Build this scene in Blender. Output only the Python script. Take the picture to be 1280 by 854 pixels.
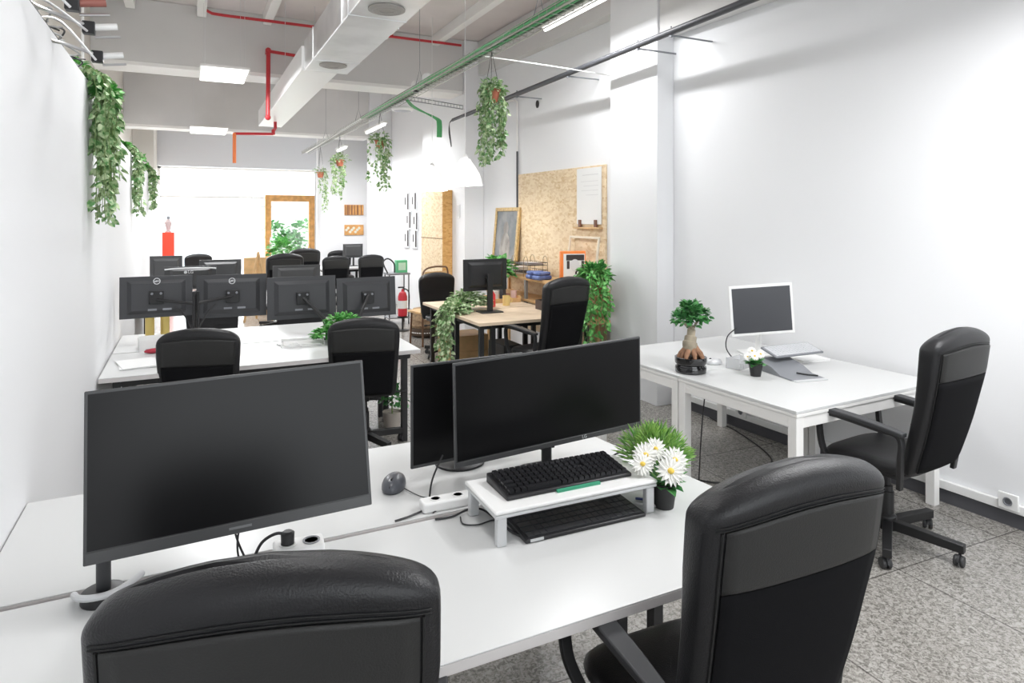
import bpy, bmesh, math, random
from mathutils import Vector, Matrix, Euler
PI = math.pi; R = math.radians
S = bpy.context.scene
for o in list(bpy.data.objects): bpy.data.objects.remove(o)
# ------------------------------------------------------------------ camera, world, light, exposure
cd = bpy.data.cameras.new('camera'); cam = bpy.data.objects.new('camera', cd); S.collection.objects.link(cam)
cd.sensor_width = 36; cd.lens = 36 * 820 / 1280; cd.shift_y = -(427 - 272) / 1280; cd.clip_start = .02
cam.location = (0, 0, 1.725); cam.rotation_euler = (PI / 2, 0, -R(26.3)); S.camera = cam
w = bpy.data.worlds.new('daylight'); S.world = w; w.use_nodes = True
w.node_tree.nodes['Background'].inputs[0].default_value = (.93, .97, 1, 1)
w.node_tree.nodes['Background'].inputs[1].default_value = 5.0
S.view_settings.view_transform = 'Standard'; S.view_settings.look = 'None'
S.view_settings.gamma = 1; S.view_settings.use_curve_mapping = False
S.view_settings.exposure = -0.84
LAMP = 1.0
def area(name, loc, sx, sy, power, rot=(0, 0, 0), col=(.975, .985, 1)):
    l = bpy.data.lights.new(name, 'AREA'); l.shape = 'RECTANGLE'; l.size = sx; l.size_y = sy; l.energy = power * LAMP; l.color = col
    o = bpy.data.objects.new(name, l); o.location = loc; o.rotation_euler = rot; S.collection.objects.link(o); return o
# daylight entering by the shopfront at the far end; unseen fill lamp added behind the photographer
area('daylight_shopfront', (1.5, 22.0, 5.2), 9.0, 4.0, 5500, (-PI / 2 + .35, 0, 0), (.95, .98, 1))
area('rear_fill_lamp', (1.6, -2.85, 1.9), 4.2, 2.2, 58, (PI / 2, 0, 0), (.95, .98, 1))

# ------------------------------------------------------------------ materials
MATS = {}
def mat(name, col, rough=.5, metal=0, bump=0, bscale=60, var=0, vscale=8, emit=None, es=0, spec=.5, trans=0, col2=None):
    if name in MATS: return MATS[name]
    m = bpy.data.materials.new(name); m.use_nodes = True; nt = m.node_tree; b = nt.nodes['Principled BSDF']
    b.inputs['Base Color'].default_value = (*col, 1); b.inputs['Roughness'].default_value = rough; b.inputs['Metallic'].default_value = metal
    b.inputs['Specular IOR Level'].default_value = spec; b.inputs['Transmission Weight'].default_value = trans
    if emit: b.inputs['Emission Color'].default_value = (*emit, 1); b.inputs['Emission Strength'].default_value = es
    tc = nt.nodes.new('ShaderNodeTexCoord')
    if var or col2:
        n = nt.nodes.new('ShaderNodeTexNoise'); n.inputs['Scale'].default_value = vscale; n.inputs['Detail'].default_value = 3
        r = nt.nodes.new('ShaderNodeValToRGB'); c2 = col2 or tuple(max(0, c * (1 - var)) for c in col)
        r.color_ramp.elements[0].position = .38; r.color_ramp.elements[1].position = .62
        r.color_ramp.elements[0].color = (*c2, 1); r.color_ramp.elements[1].color = (*col, 1)
        nt.links.new(tc.outputs['Object'], n.inputs['Vector']); nt.links.new(n.outputs['Fac'], r.inputs['Fac']); nt.links.new(r.outputs['Color'], b.inputs['Base Color'])
    if bump:
        n = nt.nodes.new('ShaderNodeTexNoise'); n.inputs['Scale'].default_value = bscale; n.inputs['Detail'].default_value = 4
        bp = nt.nodes.new('ShaderNodeBump'); bp.inputs['Strength'].default_value = bump; bp.inputs['Distance'].default_value = .004
        nt.links.new(tc.outputs['Object'], n.inputs['Vector']); nt.links.new(n.outputs['Fac'], bp.inputs['Height']); nt.links.new(bp.outputs['Normal'], b.inputs['Normal'])
    MATS[name] = m; return m
WALL = mat('white_wall_paint', (.86, .865, .88), .75, bump=.15, bscale=25)
CEIL = mat('grey_white_ceiling_paint', (.80, .745, .73), .85, bump=.2, bscale=10, var=.06, vscale=1.5)
CREAM = mat('cream_wall_paint', (.74, .71, .66), .8)
BEAM = mat('beam_paint', (.74, .73, .72), .85, bump=.2, bscale=8, var=.06, vscale=1.2)
BEAMW = mat('white_joist_lit_soffit', (.95, .94, .92), .7)  # white of the joists; on beam undersides the light is put into the colour
WHITE = mat('white_laminate', (.66, .665, .66), .30, bump=.02)
WHITEM = mat('white_powder_coat', (.85, .84, .82), .4)
EDGE = mat('greyish_laminate_edge', (.66, .63, .62), .45)
BLACKM = mat('black_powder_coat', (.012, .012, .013), .45)
BLACKP = mat('black_plastic', (.016, .016, .018), .42, bump=.05, bscale=200)
DARKP = mat('dark_grey_plastic', (.035, .036, .04), .45, bump=.05, bscale=150)
BEZEL = mat('monitor_bezel_plastic', (.055, .056, .058), .4)
SCREEN = mat('dark_display_glass', (.004, .004, .0045), .30, spec=.25)
SCREEN2 = mat('grey_display_glass', (.06, .062, .07), .35)
LEATHER = mat('black_leather', (.009, .009, .0105), .38, bump=.3, bscale=260, spec=.42)
LEATHER2 = mat('dark_grey_leatherette_panel', (.020, .020, .0195), .5, bump=.2, bscale=300, spec=.4)
SEAM = mat('black_stitching', (.006, .006, .006), .7)
FABRIC = mat('black_chair_fabric', (.006, .006, .007), .95, bump=.3, bscale=500, spec=.15)
CHROME = mat('brushed_steel', (.72, .72, .73), .3, 1)
DUCTM = mat('galvanised_duct_sheet', (.82, .83, .84), .36, 1, bump=.1, bscale=6, var=.12, vscale=3)
SILVER = mat('silver_plastic', (.66, .67, .68), .35, .3)
GREYP = mat('mid_grey_plastic', (.23, .24, .26), .35)
WHITEP = mat('white_plastic', (.85, .85, .84), .35)
RED = mat('red_pipe_paint', (.55, .03, .04), .4)
ORANGE = mat('orange_pipe_paint', (.85, .22, .06), .4)
REDORANGE = mat('bright_red_paint', (.9, .07, .03), .45)
GREEN = mat('green_cable_sheath', (.10, .42, .16), .5)
WOOD = mat('light_oak_veneer', (.80, .64, .47), .45, var=.12, vscale=5)
WOODO = mat('orange_pine', (.78, .40, .13), .45, var=.25, vscale=9)
WOODB = mat('honey_wood_box', (.72, .46, .22), .5, var=.2, vscale=7)
GILT = mat('gilt_frame', (.66, .46, .20), .4, .2, var=.3, vscale=30)
PAPER = mat('white_paper', (.84, .84, .83), .8)
CERAM = mat('black_glazed_ceramic', (.01, .01, .011), .08, spec=.8)
POTM = mat('matt_black_pot', (.02, .02, .021), .55)
TERRA = mat('terracotta', (.42, .13, .07), .7)
BARK = mat('pale_bark', (.42, .36, .27), .8, bump=.5, bscale=30, var=.3, vscale=14)
ROOT = mat('brown_roots', (.36, .19, .11), .8, bump=.5, bscale=30, var=.4, vscale=20)
SOIL = mat('soil', (.05, .035, .025), .95, bump=.6, bscale=80)
LEAFD = mat('dark_green_leaf', (.035, .17, .05), .45, col2=(.10, .32, .09), vscale=18)
LEAFV = mat('variegated_leaf', (.09, .27, .07), .5, col2=(.55, .66, .40), vscale=32)
LEAFB = mat('bright_green_leaf', (.05, .30, .05), .5, col2=(.24, .60, .17), vscale=28)
LEAFP = mat('pale_variegated_leaf', (.12, .30, .08), .5, col2=(.60, .68, .44), vscale=32)
GRASS = mat('lime_grass_blade', (.46, .70, .20), .55, col2=(.16, .38, .09), vscale=22)
STEM = mat('green_stem', (.20, .30, .10), .6)
PETAL = mat('white_petal', (.88, .88, .84), .6)
YELLOW = mat('yellow_centre', (.85, .60, .10), .7)
RUBBER = mat('caster_rubber', (.03, .03, .032), .5)
BLUE = mat('navy_cloth', (.06, .10, .28), .85, bump=.4, bscale=40, col2=(.16, .22, .45), vscale=10)
LAMPE = mat('lamp_diffuser', (.95, .95, .95), .5, emit=(1, .98, .95), es=7)
BASEB = mat('dark_grey_skirting', (.085, .085, .095), .5)
BRONZE = mat('wicker_brown', (.45, .31, .19), .8, bump=.8, bscale=60, var=.4, vscale=30)

def osb_mat(name, c1, c2):
    m = bpy.data.materials.new(name); m.use_nodes = True; nt = m.node_tree; b = nt.nodes['Principled BSDF']; b.inputs['Roughness'].default_value = .7
    tc = nt.nodes.new('ShaderNodeTexCoord'); mp = nt.nodes.new('ShaderNodeMapping'); mp.inputs['Scale'].default_value = (14, 14, 26)
    v = nt.nodes.new('ShaderNodeTexVoronoi'); v.inputs['Scale'].default_value = 1.6; n = nt.nodes.new('ShaderNodeTexNoise'); n.inputs['Scale'].default_value = .7; n.inputs['Detail'].default_value = 4
    mx = nt.nodes.new('ShaderNodeMix'); mx.data_type = 'RGBA'; mx.inputs[0].default_value = .35
    r = nt.nodes.new('ShaderNodeValToRGB'); r.color_ramp.elements[0].color = (*c2, 1); r.color_ramp.elements[1].color = (*c1, 1); r.color_ramp.elements[0].position = .2; r.color_ramp.elements[1].position = .6
    nt.links.new(tc.outputs['Object'], mp.inputs[0]); nt.links.new(mp.outputs[0], n.inputs['Vector'])
    add = nt.nodes.new('ShaderNodeVectorMath'); add.operation = 'ADD'; nt.links.new(mp.outputs[0], add.inputs[0]); nt.links.new(n.outputs['Color'], add.inputs[1]); nt.links.new(add.outputs[0], v.inputs['Vector'])
    nt.links.new(v.outputs['Color'], mx.inputs[6]); nt.links.new(n.outputs['Color'], mx.inputs[7]); nt.links.new(mx.outputs[2], r.inputs['Fac']); nt.links.new(r.outputs['Color'], b.inputs['Base Color'])
    return m
OSB = osb_mat('oriented_strand_board', (.84, .68, .47), (.66, .47, .26))
OSBO = osb_mat('orange_strand_board', (.72, .42, .15), (.55, .27, .07))

def floor_mat():
    m = bpy.data.materials.new('granite_floor_tiles'); m.use_nodes = True; nt = m.node_tree; b = nt.nodes['Principled BSDF']; L = nt.links.new
    tc = nt.nodes.new('ShaderNodeTexCoord')
    br = nt.nodes.new('ShaderNodeTexBrick'); br.offset = 0; br.inputs['Scale'].default_value = 1; br.inputs['Brick Width'].default_value = .8; br.inputs['Row Height'].default_value = .8
    br.inputs['Mortar Size'].default_value = .004; br.inputs['Color1'].default_value = (1, 1, 1, 1); br.inputs['Color2'].default_value = (.93, .92, .90, 1); br.inputs['Mortar'].default_value = (.35, .34, .33, 1)
    mp = nt.nodes.new('ShaderNodeMapping'); mp.inputs['Rotation'].default_value = (0, 0, R(2)); mp.inputs['Location'].default_value = (.15, .25, 0)
    L(tc.outputs['Object'], mp.inputs[0]); L(mp.outputs[0], br.inputs['Vector'])
    n = nt.nodes.new('ShaderNodeTexNoise'); n.inputs['Scale'].default_value = 55; n.inputs['Detail'].default_value = 5; n.inputs['Roughness'].default_value = .65; n.inputs['Distortion'].default_value = 1.2
    r = nt.nodes.new('ShaderNodeValToRGB'); e = r.color_ramp.elements
    e[0].position = .40; e[0].color = (.15, .142, .13, 1); e[1].position = .60; e[1].color = (.42, .405, .38, 1); k = e.new(.49); k.color = (.29, .275, .255, 1)
    L(tc.outputs['Object'], n.inputs['Vector']); L(n.outputs['Fac'], r.inputs['Fac'])
    mx = nt.nodes.new('ShaderNodeMix'); mx.data_type = 'RGBA'; mx.blend_type = 'MULTIPLY'; mx.inputs[0].default_value = 1
    L(r.outputs['Color'], mx.inputs[6]); L(br.outputs['Color'], mx.inputs[7]); L(mx.outputs[2], b.inputs['Base Color'])
    b.inputs['Roughness'].default_value = .22; return m
FLOOR = floor_mat()
def glass_mat():
    m = bpy.data.materials.new('window_glass'); m.use_nodes = True; nt = m.node_tree; nt.nodes.clear()
    o = nt.nodes.new('ShaderNodeOutputMaterial'); t = nt.nodes.new('ShaderNodeBsdfTransparent'); g = nt.nodes.new('ShaderNodeBsdfGlossy'); g.inputs['Roughness'].default_value = .02
    x = nt.nodes.new('ShaderNodeMixShader'); x.inputs[0].default_value = .07
    nt.links.new(t.outputs[0], x.inputs[1]); nt.links.new(g.outputs[0], x.inputs[2]); nt.links.new(x.outputs[0], o.inputs[0]); return m
GLASS = glass_mat()

# ------------------------------------------------------------------ mesh building
class MB:
    def __init__(s, tf=None): s.v = []; s.f = []; s.tf = tf or Matrix.Identity(4)
    def add(s, vs, fs):
        n = len(s.v); s.v += [s.tf @ Vector(p) for p in vs]; s.f += [tuple(n + i for i in f) for f in fs]; return s
    def box(s, x0, x1, y0, y1, z0, z1, tf=None):
        v = [(x, y, z) for z in (z0, z1) for y in (y0, y1) for x in (x0, x1)]
        if tf: v = [tf @ Vector(p) for p in v]
        return s.add(v, [(0, 2, 3, 1), (4, 5, 7, 6), (0, 1, 5, 4), (2, 6, 7, 3), (0, 4, 6, 2), (1, 3, 7, 5)])
    def prism(s, poly, z0, z1):       # polygon in XY, counter-clockwise
        n = len(poly); v = [(x, y, z0) for x, y in poly] + [(x, y, z1) for x, y in poly]
        return s.add(v, [tuple(range(n))[::-1], tuple(range(n, 2 * n))] + [(i, (i + 1) % n, n + (i + 1) % n, n + i) for i in range(n)])
    def tube(s, pts, r, seg=8, smooth_n=0):
        pts = [Vector(p) for p in pts]
        if smooth_n: pts = spline(pts, smooth_n)
        n = len(pts); rr = r if isinstance(r, (list, tuple)) else [r] * n
        if len(rr) != n: rr = [rr[int(i * (len(rr) - 1) / (n - 1) + .5)] for i in range(n)]
        vs = []; fs = []; up = None
        for i, p in enumerate(pts):
            t = (pts[min(i + 1, n - 1)] - pts[max(i - 1, 0)]).normalized()
            if up is None:
                a = Vector((0, 0, 1)) if abs(t.z) < .9 else Vector((1, 0, 0)); u = t.cross(a).normalized()
            else:
                u = (up - t * up.dot(t)); u = u.normalized() if u.length > 1e-5 else t.orthogonal().normalized()
            up = u; w_ = t.cross(u)
            for k in range(seg): a = 2 * PI * k / seg; vs.append(p + (u * math.cos(a) + w_ * math.sin(a)) * rr[i])
        for i in range(n - 1):
            for k in range(seg): k2 = (k + 1) % seg; fs.append((i * seg + k, i * seg + k2, (i + 1) * seg + k2, (i + 1) * seg + k))
        fs.append(tuple(range(seg))[::-1]); fs.append(tuple((n - 1) * seg + k for k in range(seg)))
        return s.add(vs, fs)
    def lathe(s, prof, c=(0, 0, 0), seg=24, tf=None, close=True):   # prof: (r, z) from bottom to top
        vs = []; fs = []; n = len(prof)
        for r, z in prof:
            for k in range(seg): a = 2 * PI * k / seg; vs.append(Vector((c[0] + r * math.cos(a), c[1] + r * math.sin(a), c[2] + z)))
        if tf: vs = [tf @ p for p in vs]
        for i in range(n - 1):
            for k in range(seg): k2 = (k + 1) % seg; fs.append((i * seg + k, i * seg + k2, (i + 1) * seg + k2, (i + 1) * seg + k))
        if close: fs.append(tuple(range(seg))[::-1]); fs.append(tuple((n - 1) * seg + k for k in range(seg)))
        return s.add(vs, fs)
    def ball(s, c, r, sx=1, sy=1, sz=1, seg=12):
        prof = [(max(.001, math.sin(PI * i / 8)) * r, -math.cos(PI * i / 8) * r) for i in range(9)]
        tf = Matrix.Translation(c) @ Matrix.Diagonal((sx, sy, sz, 1)); return s.lathe(prof, seg=seg, tf=tf)
    def leaf(s, p, d, n, L, W, heart=True):
        d = Vector(d).normalized(); n = Vector(n); sd = d.cross(n)
        sd = sd.normalized() if sd.length > 1e-4 else d.orthogonal().normalized(); n = sd.cross(d); p = Vector(p)
        if heart:
            P = [(0, 0, 0), (-.12, .30, .03), (.18, .5, .06), (.6, .36, .02), (1, 0, -.12), (.6, -.36, .02), (.18, -.5, .06), (-.12, -.30, .03), (.5, 0, -.06)]
            F = [(0, 1, 2, 8), (2, 3, 4, 8), (4, 5, 6, 8), (6, 7, 0, 8)]
        else:
            P = [(0, 0, 0), (.35, .5, .04), (.7, .4, .02), (1, 0, -.08), (.7, -.4, .02), (.35, -.5, .04), (.5, 0, -.05)]
            F = [(0, 1, 6), (1, 2, 6), (2, 3, 6), (3, 4, 6), (4, 5, 6), (5, 0, 6)]
        return s.add([p + d * (a * L) + sd * (b * W) + n * (c * L) for a, b, c in P], F)
    def build(s, name, m, parent=None, bevel=0, label=None, flat=False, angle=35, solid=0, seg=2):
        me = bpy.data.meshes.new(name); me.from_pydata(s.v, [], s.f); me.validate(); me.update()
        if not flat:
            bm = bmesh.new(); bm.from_mesh(me); bmesh.ops.recalc_face_normals(bm, faces=bm.faces); bm.to_mesh(me); bm.free()
            me.polygons.foreach_set('use_smooth', [True] * len(me.polygons)); me.set_sharp_from_angle(angle=R(angle))
        me.materials.append(m); o = bpy.data.objects.new(name, me); S.collection.objects.link(o)
        if solid: md = o.modifiers.new('solid', 'SOLIDIFY'); md.thickness = solid; md.offset = 0
        if bevel: md = o.modifiers.new('bevel', 'BEVEL'); md.width = bevel; md.segments = seg; md.limit_method = 'ANGLE'; md.angle_limit = R(40); md.harden_normals = False
        if parent: o.parent = parent
        if label: o['label'] = label
        return o
def spline(pts, k):
    out = []; n = len(pts)
    for i in range(n - 1):
        p0, p1, p2, p3 = pts[max(i - 1, 0)], pts[i], pts[i + 1], pts[min(i + 2, n - 1)]
        for j in range(k):
            t = j / k; out.append(.5 * ((2 * p1) + (-p0 + p2) * t + (2 * p0 - 5 * p1 + 4 * p2 - p3) * t * t + (-p0 + 3 * p1 - 3 * p2 + p3) * t ** 3))
    out.append(pts[-1]); return out
def thing(name, label, cat, loc=(0, 0, 0), rz=0, group=None):
    o = bpy.data.objects.new(name, None); S.collection.objects.link(o); o.empty_display_size = .05
    o.location = loc; o.rotation_euler = (0, 0, rz); return tag(o, label, cat, group)
def tag(o, label, cat, group=None, kind=None):
    if label: o['label'] = label; o['category'] = cat
    if group: o['group'] = group
    if kind: o['kind'] = kind
    return o
def struct(o): o['kind'] = 'structure'; return o
def kids(o): return [c for c in S.collection.objects if c.parent == o]
def dup(o, loc=None, rz=None, label=None, group=None, parent=None):
    c = o.copy(); S.collection.objects.link(c)
    if parent: c.parent = parent
    for ch in kids(o): dup(ch, parent=c)
    if loc is not None: c.location = loc
    if rz is not None: c.rotation_euler = (c.rotation_euler[0], c.rotation_euler[1], rz)
    if label: c['label'] = label
    if group: c['group'] = group
    return c
def text(name, body, size, m, parent, M, ext=.0006, bold=0):
    cu = bpy.data.curves.new(name, 'FONT'); cu.body = body; cu.size = size; cu.extrude = ext; cu.align_x = 'CENTER'; cu.align_y = 'CENTER'; cu.offset = bold
    t = bpy.data.objects.new(name, cu); S.collection.objects.link(t); bpy.context.view_layer.update()
    me = bpy.data.meshes.new_from_object(t.evaluated_get(bpy.context.evaluated_depsgraph_get())); bpy.data.objects.remove(t); me.transform(M)
    me.materials.clear(); me.materials.append(m); o = bpy.data.objects.new(name, me); S.collection.objects.link(o); o.parent = parent; return o
def T(x, y, z): return Matrix.Translation((x, y, z))
def RX(a): return Matrix.Rotation(a, 4, 'X')
def RY(a): return Matrix.Rotation(a, 4, 'Y')
def RZ(a): return Matrix.Rotation(a, 4, 'Z')

# ------------------------------------------------------------------ the room
def wx(y): return 4.134 - .0359 * (y - 1.992)          # the right wall runs slightly askew
struct(MB().box(-1.3, 5, -3.2, 17.2, -.1, 0).build('floor', FLOOR))
struct(MB().box(-1.3, 5, -3.2, 17.2, 4.3, 4.4).build('ceiling', CEIL))
struct(MB().box(-1.2, -1.0, -3.2, 17.2, 0, 4.3).build('wall_left', CREAM))
struct(MB().box(-1.0, -.5, -3.0, 4.6, 0, 2.49).build('wall_left_partition', WALL)); struct(MB().box(-1.0, -.502, 4.601, 15.0, 0, 2.36).build('wall_left_low_partition', WALL))
o = MB().prism([(wx(-3.2), -3.2), (wx(-3.2) + .2, -3.2), (wx(17.2) + .2, 17.2), (wx(17.2), 17.2)], 0, 4.3).build('wall_right', WALL); struct(o)
# back wall: white wall right of the door, and the bulkhead over the shopfront
bw = MB(); bw.box(2.86, 4.2, 17.0, 17.2, 0, 2.9).box(-1.0, 4.2, 17.0, 17.2, 2.9, 4.3).box(-1.0, -.62, 17.0, 17.2, 0, 2.9).build('wall_back', WALL)
struct(bpy.data.objects['wall_back'])
struct(MB().box(-.62, 4.0, 16.75, 16.998, 2.9, 4.29).build('trim_1', mat('cool_bulkhead_paint', (.80, .82, .86), .8)))
struct(MB().box(-1.0, -.62, 15.2, 16.998, 0, 4.29).build('trim_2', CREAM))
struct(MB().box(2.52, wx(14.6) - .002, 14.6, 14.75, 0, 4.295).build('wall_back_partition', WALL))
fr = MB().box(-1.2, 4.4, -3.2, -3.0, 0, .8).box(-1.2, 4.4, -3.2, -3.0, 3.1, 4.3).box(-1.2, -.6, -3.2, -3.0, .8, 3.1).box(3.9, 4.4, -3.2, -3.0, .8, 3.1).build('wall_front', WALL); struct(fr)
# pilasters on the right
def pil(n, x, y0, y1, top=4.29): struct(MB().prism([(x, y0), (wx(y0) - .002, y0), (wx(y1) - .002, y1), (x, y1)], 0, top).build('trim_%d' % n, WALL, bevel=.004))
pil(3, 3.84, 4.78, 5.52); pil(4, 3.587, 8.8, 10.7); pil(5, 3.279, 13.1, 13.3)
# cross beams with undersides whitened to look lit, and a long one along the right wall
def beam(n, y0, y1, z, x1):
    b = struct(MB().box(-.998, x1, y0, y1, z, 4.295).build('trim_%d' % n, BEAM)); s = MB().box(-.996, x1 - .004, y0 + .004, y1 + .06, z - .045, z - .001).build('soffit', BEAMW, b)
beam(6, 8.85, 9.25, 3.56, 3.58); beam(7, 13.15, 13.5, 3.36, 3.27)
struct(MB().prism([(3.86, 5.53), (wx(5.53) - .004, 5.53), (wx(8.79) - .004, 8.79), (3.80, 8.79)], 3.80, 4.29).build('trim_8', BEAM))
struct(MB().prism([(3.86, -2.9), (wx(-2.9) - .004, -2.9), (wx(4.77) - .004, 4.77), (3.86, 4.77)], 3.40, 4.29).build('trim_9', BEAM))
for i, x in enumerate((-.6, .15, .9, 1.65, 2.4, 3.15)):
    struct(MB().box(x - .05, x + .05, -2.9, 8.84, 4.17, 4.298).build('trim_%d' % (10 + i), BEAMW))
struct(MB().prism([(wx(-2.9) - .014, -2.9), (wx(-2.9) - .001, -2.9), (wx(4.77) - .001, 4.77), (wx(4.77) - .014, 4.77)], 0, .075).build('baseboard_right', BASEB))
# cable trunking and sockets low on the right wall
o = MB().prism([(wx(-2) - .03, -2), (wx(-2) - .001, -2), (wx(4.77) - .001, 4.77), (wx(4.77) - .03, 4.77)], .085, .135).build('cable_trunking', WHITEP, bevel=.003)
tag(o, 'long white cable trunking low along the right wall above the dark skirting', 'trunking')
def socket(y, z, label):
    t = thing('wall_socket', label, 'socket', (wx(y), y, z), R(2.06), 'sockets on the trunking of the right wall')
    MB().box(-.045, -.03, -.05, .05, -.045, .045).build('socket_plate', WHITEP, t, bevel=.004)
    MB(T(-.046, 0, 0) @ RY(-PI / 2)).lathe([(.022, 0), (.024, .003), (.018, .003), (.016, 0)], seg=20).build('socket_ring', GREYP, t)
socket(2.05, .145, 'white wall socket nearest the right edge of the photo'); socket(3.95, .15, 'white wall socket behind the white table legs')

# shopfront, door, street
wf = struct(thing('window_1', None, None, (0, 0, 0))); 
for k in ('label', 'category'):
    if k in wf: del wf[k]
MB().box(-.62, -.56, 17.02, 17.1, 0, 2.9).box(-.62, 1.68, 17.02, 17.1, 2.19, 2.23).box(-.62, 1.68, 17.02, 17.1, 0, .35).box(-.62, 2.86, 17.02, 17.1, 2.86, 2.9).build('window_frame', WHITEM, wf)
MB().box(-.56, 1.68, 17.05, 17.06, .35, 2.86).box(1.68, 2.86, 17.05, 17.06, 2.3, 2.86).build('pane', GLASS, wf)
dr = struct(thing('door_1', None, None, (0, 0, 0)))
for k in ('label', 'category'):
    if k in dr: del dr[k]
MB().box(1.69, 1.83, 16.98, 17.1, 0, 2.28).box(2.72, 2.86, 16.98, 17.1, 0, 2.28).box(1.83, 2.72, 16.98, 17.1, 2.12, 2.28).box(1.83, 2.72, 17.0, 17.08, 0, .25).build('door_frame', WOODO, dr, bevel=.006)
MB().box(1.83, 2.72, 17.04, 17.05, .25, 2.12).build('pane', GLASS, dr)
MB().tube([(1.80, 16.93, .95), (1.80, 16.93, 1.25)], .012).tube([(1.80, 16.93, 1.0), (1.80, 16.99, 1.0)], .008).tube([(1.80, 16.93, 1.2), (1.80, 16.99, 1.2)], .008).build('door_handle', CHROME, dr)
struct(MB().box(-8, 12, 17.2, 26, -.12, -.02).build('pavement', mat('pale_pavement', (.7, .7, .68), .8, var=.1)))
fc = thing('building', 'pale building across the street seen faintly through the shopfront', 'building', (2, 24, 0))
MB().box(-9, 9, 0, 1, -.02, 7).build('wall', mat('pale_facade', (.9, .9, .88), .8), fc)
MB().box(-2.6, -1.4, -.06, 0, 0, 2.3).box(-6, -4, -.06, 0, .8, 2.3).build('shutter', mat('pale_blue_shutter', (.72, .82, .86), .6), fc)
MB().box(-.9, .6, -.12, 0, 2.05, 2.13).build('sill', GREYP, fc)

# writing and hung ornaments on the shopfront glass
MATS['sk'] = mat('pale_blue_vinyl', (.62, .78, .84), .6); MATS['sk'].node_tree.nodes['Principled BSDF'].inputs['Alpha'].default_value = .3
st = thing('window_sticker', 'pale blue lettering strip on the shopfront glass', 'sticker', (.15, 17.04, 2.05))
m_ = MB(); rnd = random.Random(3)
x = -.35
while x < .35:
    h = rnd.choice((.05, .07, .11)); m_.tube([(x, 0, 0), (x + .015, 0, h), (x + .04, 0, .02)], .008, 5); x += .062
m_.tube([(-.38, 0, -.02), (.36, 0, .0)], .006, 5).build('lettering', MATS['sk'], st)
st = thing('window_decal', 'round pale blue emblem decal low on the shopfront glass', 'decal', (.86, 17.04, 1.35))
m_ = MB(RX(PI / 2)); m_.lathe([(.10, 0), (.10, .004), (.07, .004), (.07, 0)], seg=24)
for k in range(6): a = R(20 + k * 28); m_.box(.17 * math.cos(a) - .03, .17 * math.cos(a) + .03, .17 * math.sin(a) - .012, .17 * math.sin(a) + .012, 0, .004)
m_.build('emblem', MATS['sk'], st)

# ------------------------------------------------------------------ plants
def strand_plant(t, rnd, pts_list, leafm, L=.05, step=.032, spread=.012, fname='foliage', heart=True):
    lm = MB(); sm = MB()
    for pts in pts_list:
        P = spline([Vector(p) for p in pts], 8); sm.tube(P, .0018, 4)
        acc = 0; side = 1
        for i in range(1, len(P)):
            acc += (P[i] - P[i - 1]).length
            if acc > step:
                acc = 0; side = -side; a = rnd.uniform(0, 2 * PI); out = Vector((math.cos(a), math.sin(a), rnd.uniform(-.9, .1)))
                s_ = L * rnd.uniform(.65, 1.2); b = P[i] + out * spread
                lm.leaf(b, out + Vector((0, 0, -.5)), Vector((rnd.uniform(-1, 1), rnd.uniform(-1, 1), .6)), s_, s_ * .85, heart)
    sm.build('stem', STEM, t); return lm.build(fname, leafm, t, flat=True)
def crown(lm, rnd, c, rad, n, L, zs=.7, heart=True):
    for i in range(n):
        a = rnd.uniform(0, 2 * PI); e = rnd.uniform(-.3, 1.3); r = rad * rnd.uniform(.35, 1)
        d = Vector((math.cos(a) * math.cos(e), math.sin(a) * math.cos(e), math.sin(e) * zs)); lm.leaf(Vector(c) + d * r, d + Vector((rnd.uniform(-.5, .5), rnd.uniform(-.5, .5), -.2)), Vector((rnd.uniform(-.6, .6), rnd.uniform(-.6, .6), 1)), L * rnd.uniform(.7, 1.2), L * rnd.uniform(.6, 1), heart)
def hanging(loc, label, drop, rad, n, leafm, hang, seed, potm=TERRA, L=.055, group='hanging trailing plants', skew=0, wallside=False, step=.03):
    rnd = random.Random(seed); t = thing('hanging_plant', label, 'plant', loc, 0, group)
    MB().lathe([(.05, -.11), (.075, 0), (.08, 0), (.08, -.012), (.068, -.014), (.045, -.10)], seg=20).build('pot', potm, t)
    MB().lathe([(.001, -.02), (.068, -.018)], seg=16, close=False).build('soil', SOIL, t, flat=True)
    if hang:
        m_ = MB()
        for k in range(3): a = 2 * PI * k / 3; m_.tube([(.077 * math.cos(a), .077 * math.sin(a), -.005), (0, 0, hang)], .0022, 5)
        m_.build('hanger', BLACKM, t)
    P = []
    for k in range(n):
        a = rnd.uniform(0, 2 * PI); r = rad * rnd.uniform(.55, 1.05); dr_ = drop * (rnd.uniform(.45, 1) if k > n * .25 else rnd.uniform(.85, 1))
        cx, cy = math.cos(a) * r, math.sin(a) * r
        if wallside: cx = abs(cx) * .9 + .02
        cx += skew * rnd.uniform(0, 1)
        P.append([(cx * .4, cy * .4, -.01), (cx * .8, cy * .8, .03), (cx, cy, -.06)] + [(cx + rnd.uniform(-.02, .02), cy + rnd.uniform(-.02, .02), -.06 - (dr_ - .06) * q / 3) for q in (1, 2, 3)])
    f = strand_plant(t, rnd, P, leafm, L, step)
    lm = MB(); crown(lm, rnd, (0, 0, 0), rad * 1.15, int(30 + n * 3), L); lm.build('crown', leafm, t, flat=True)
    return t

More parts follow.
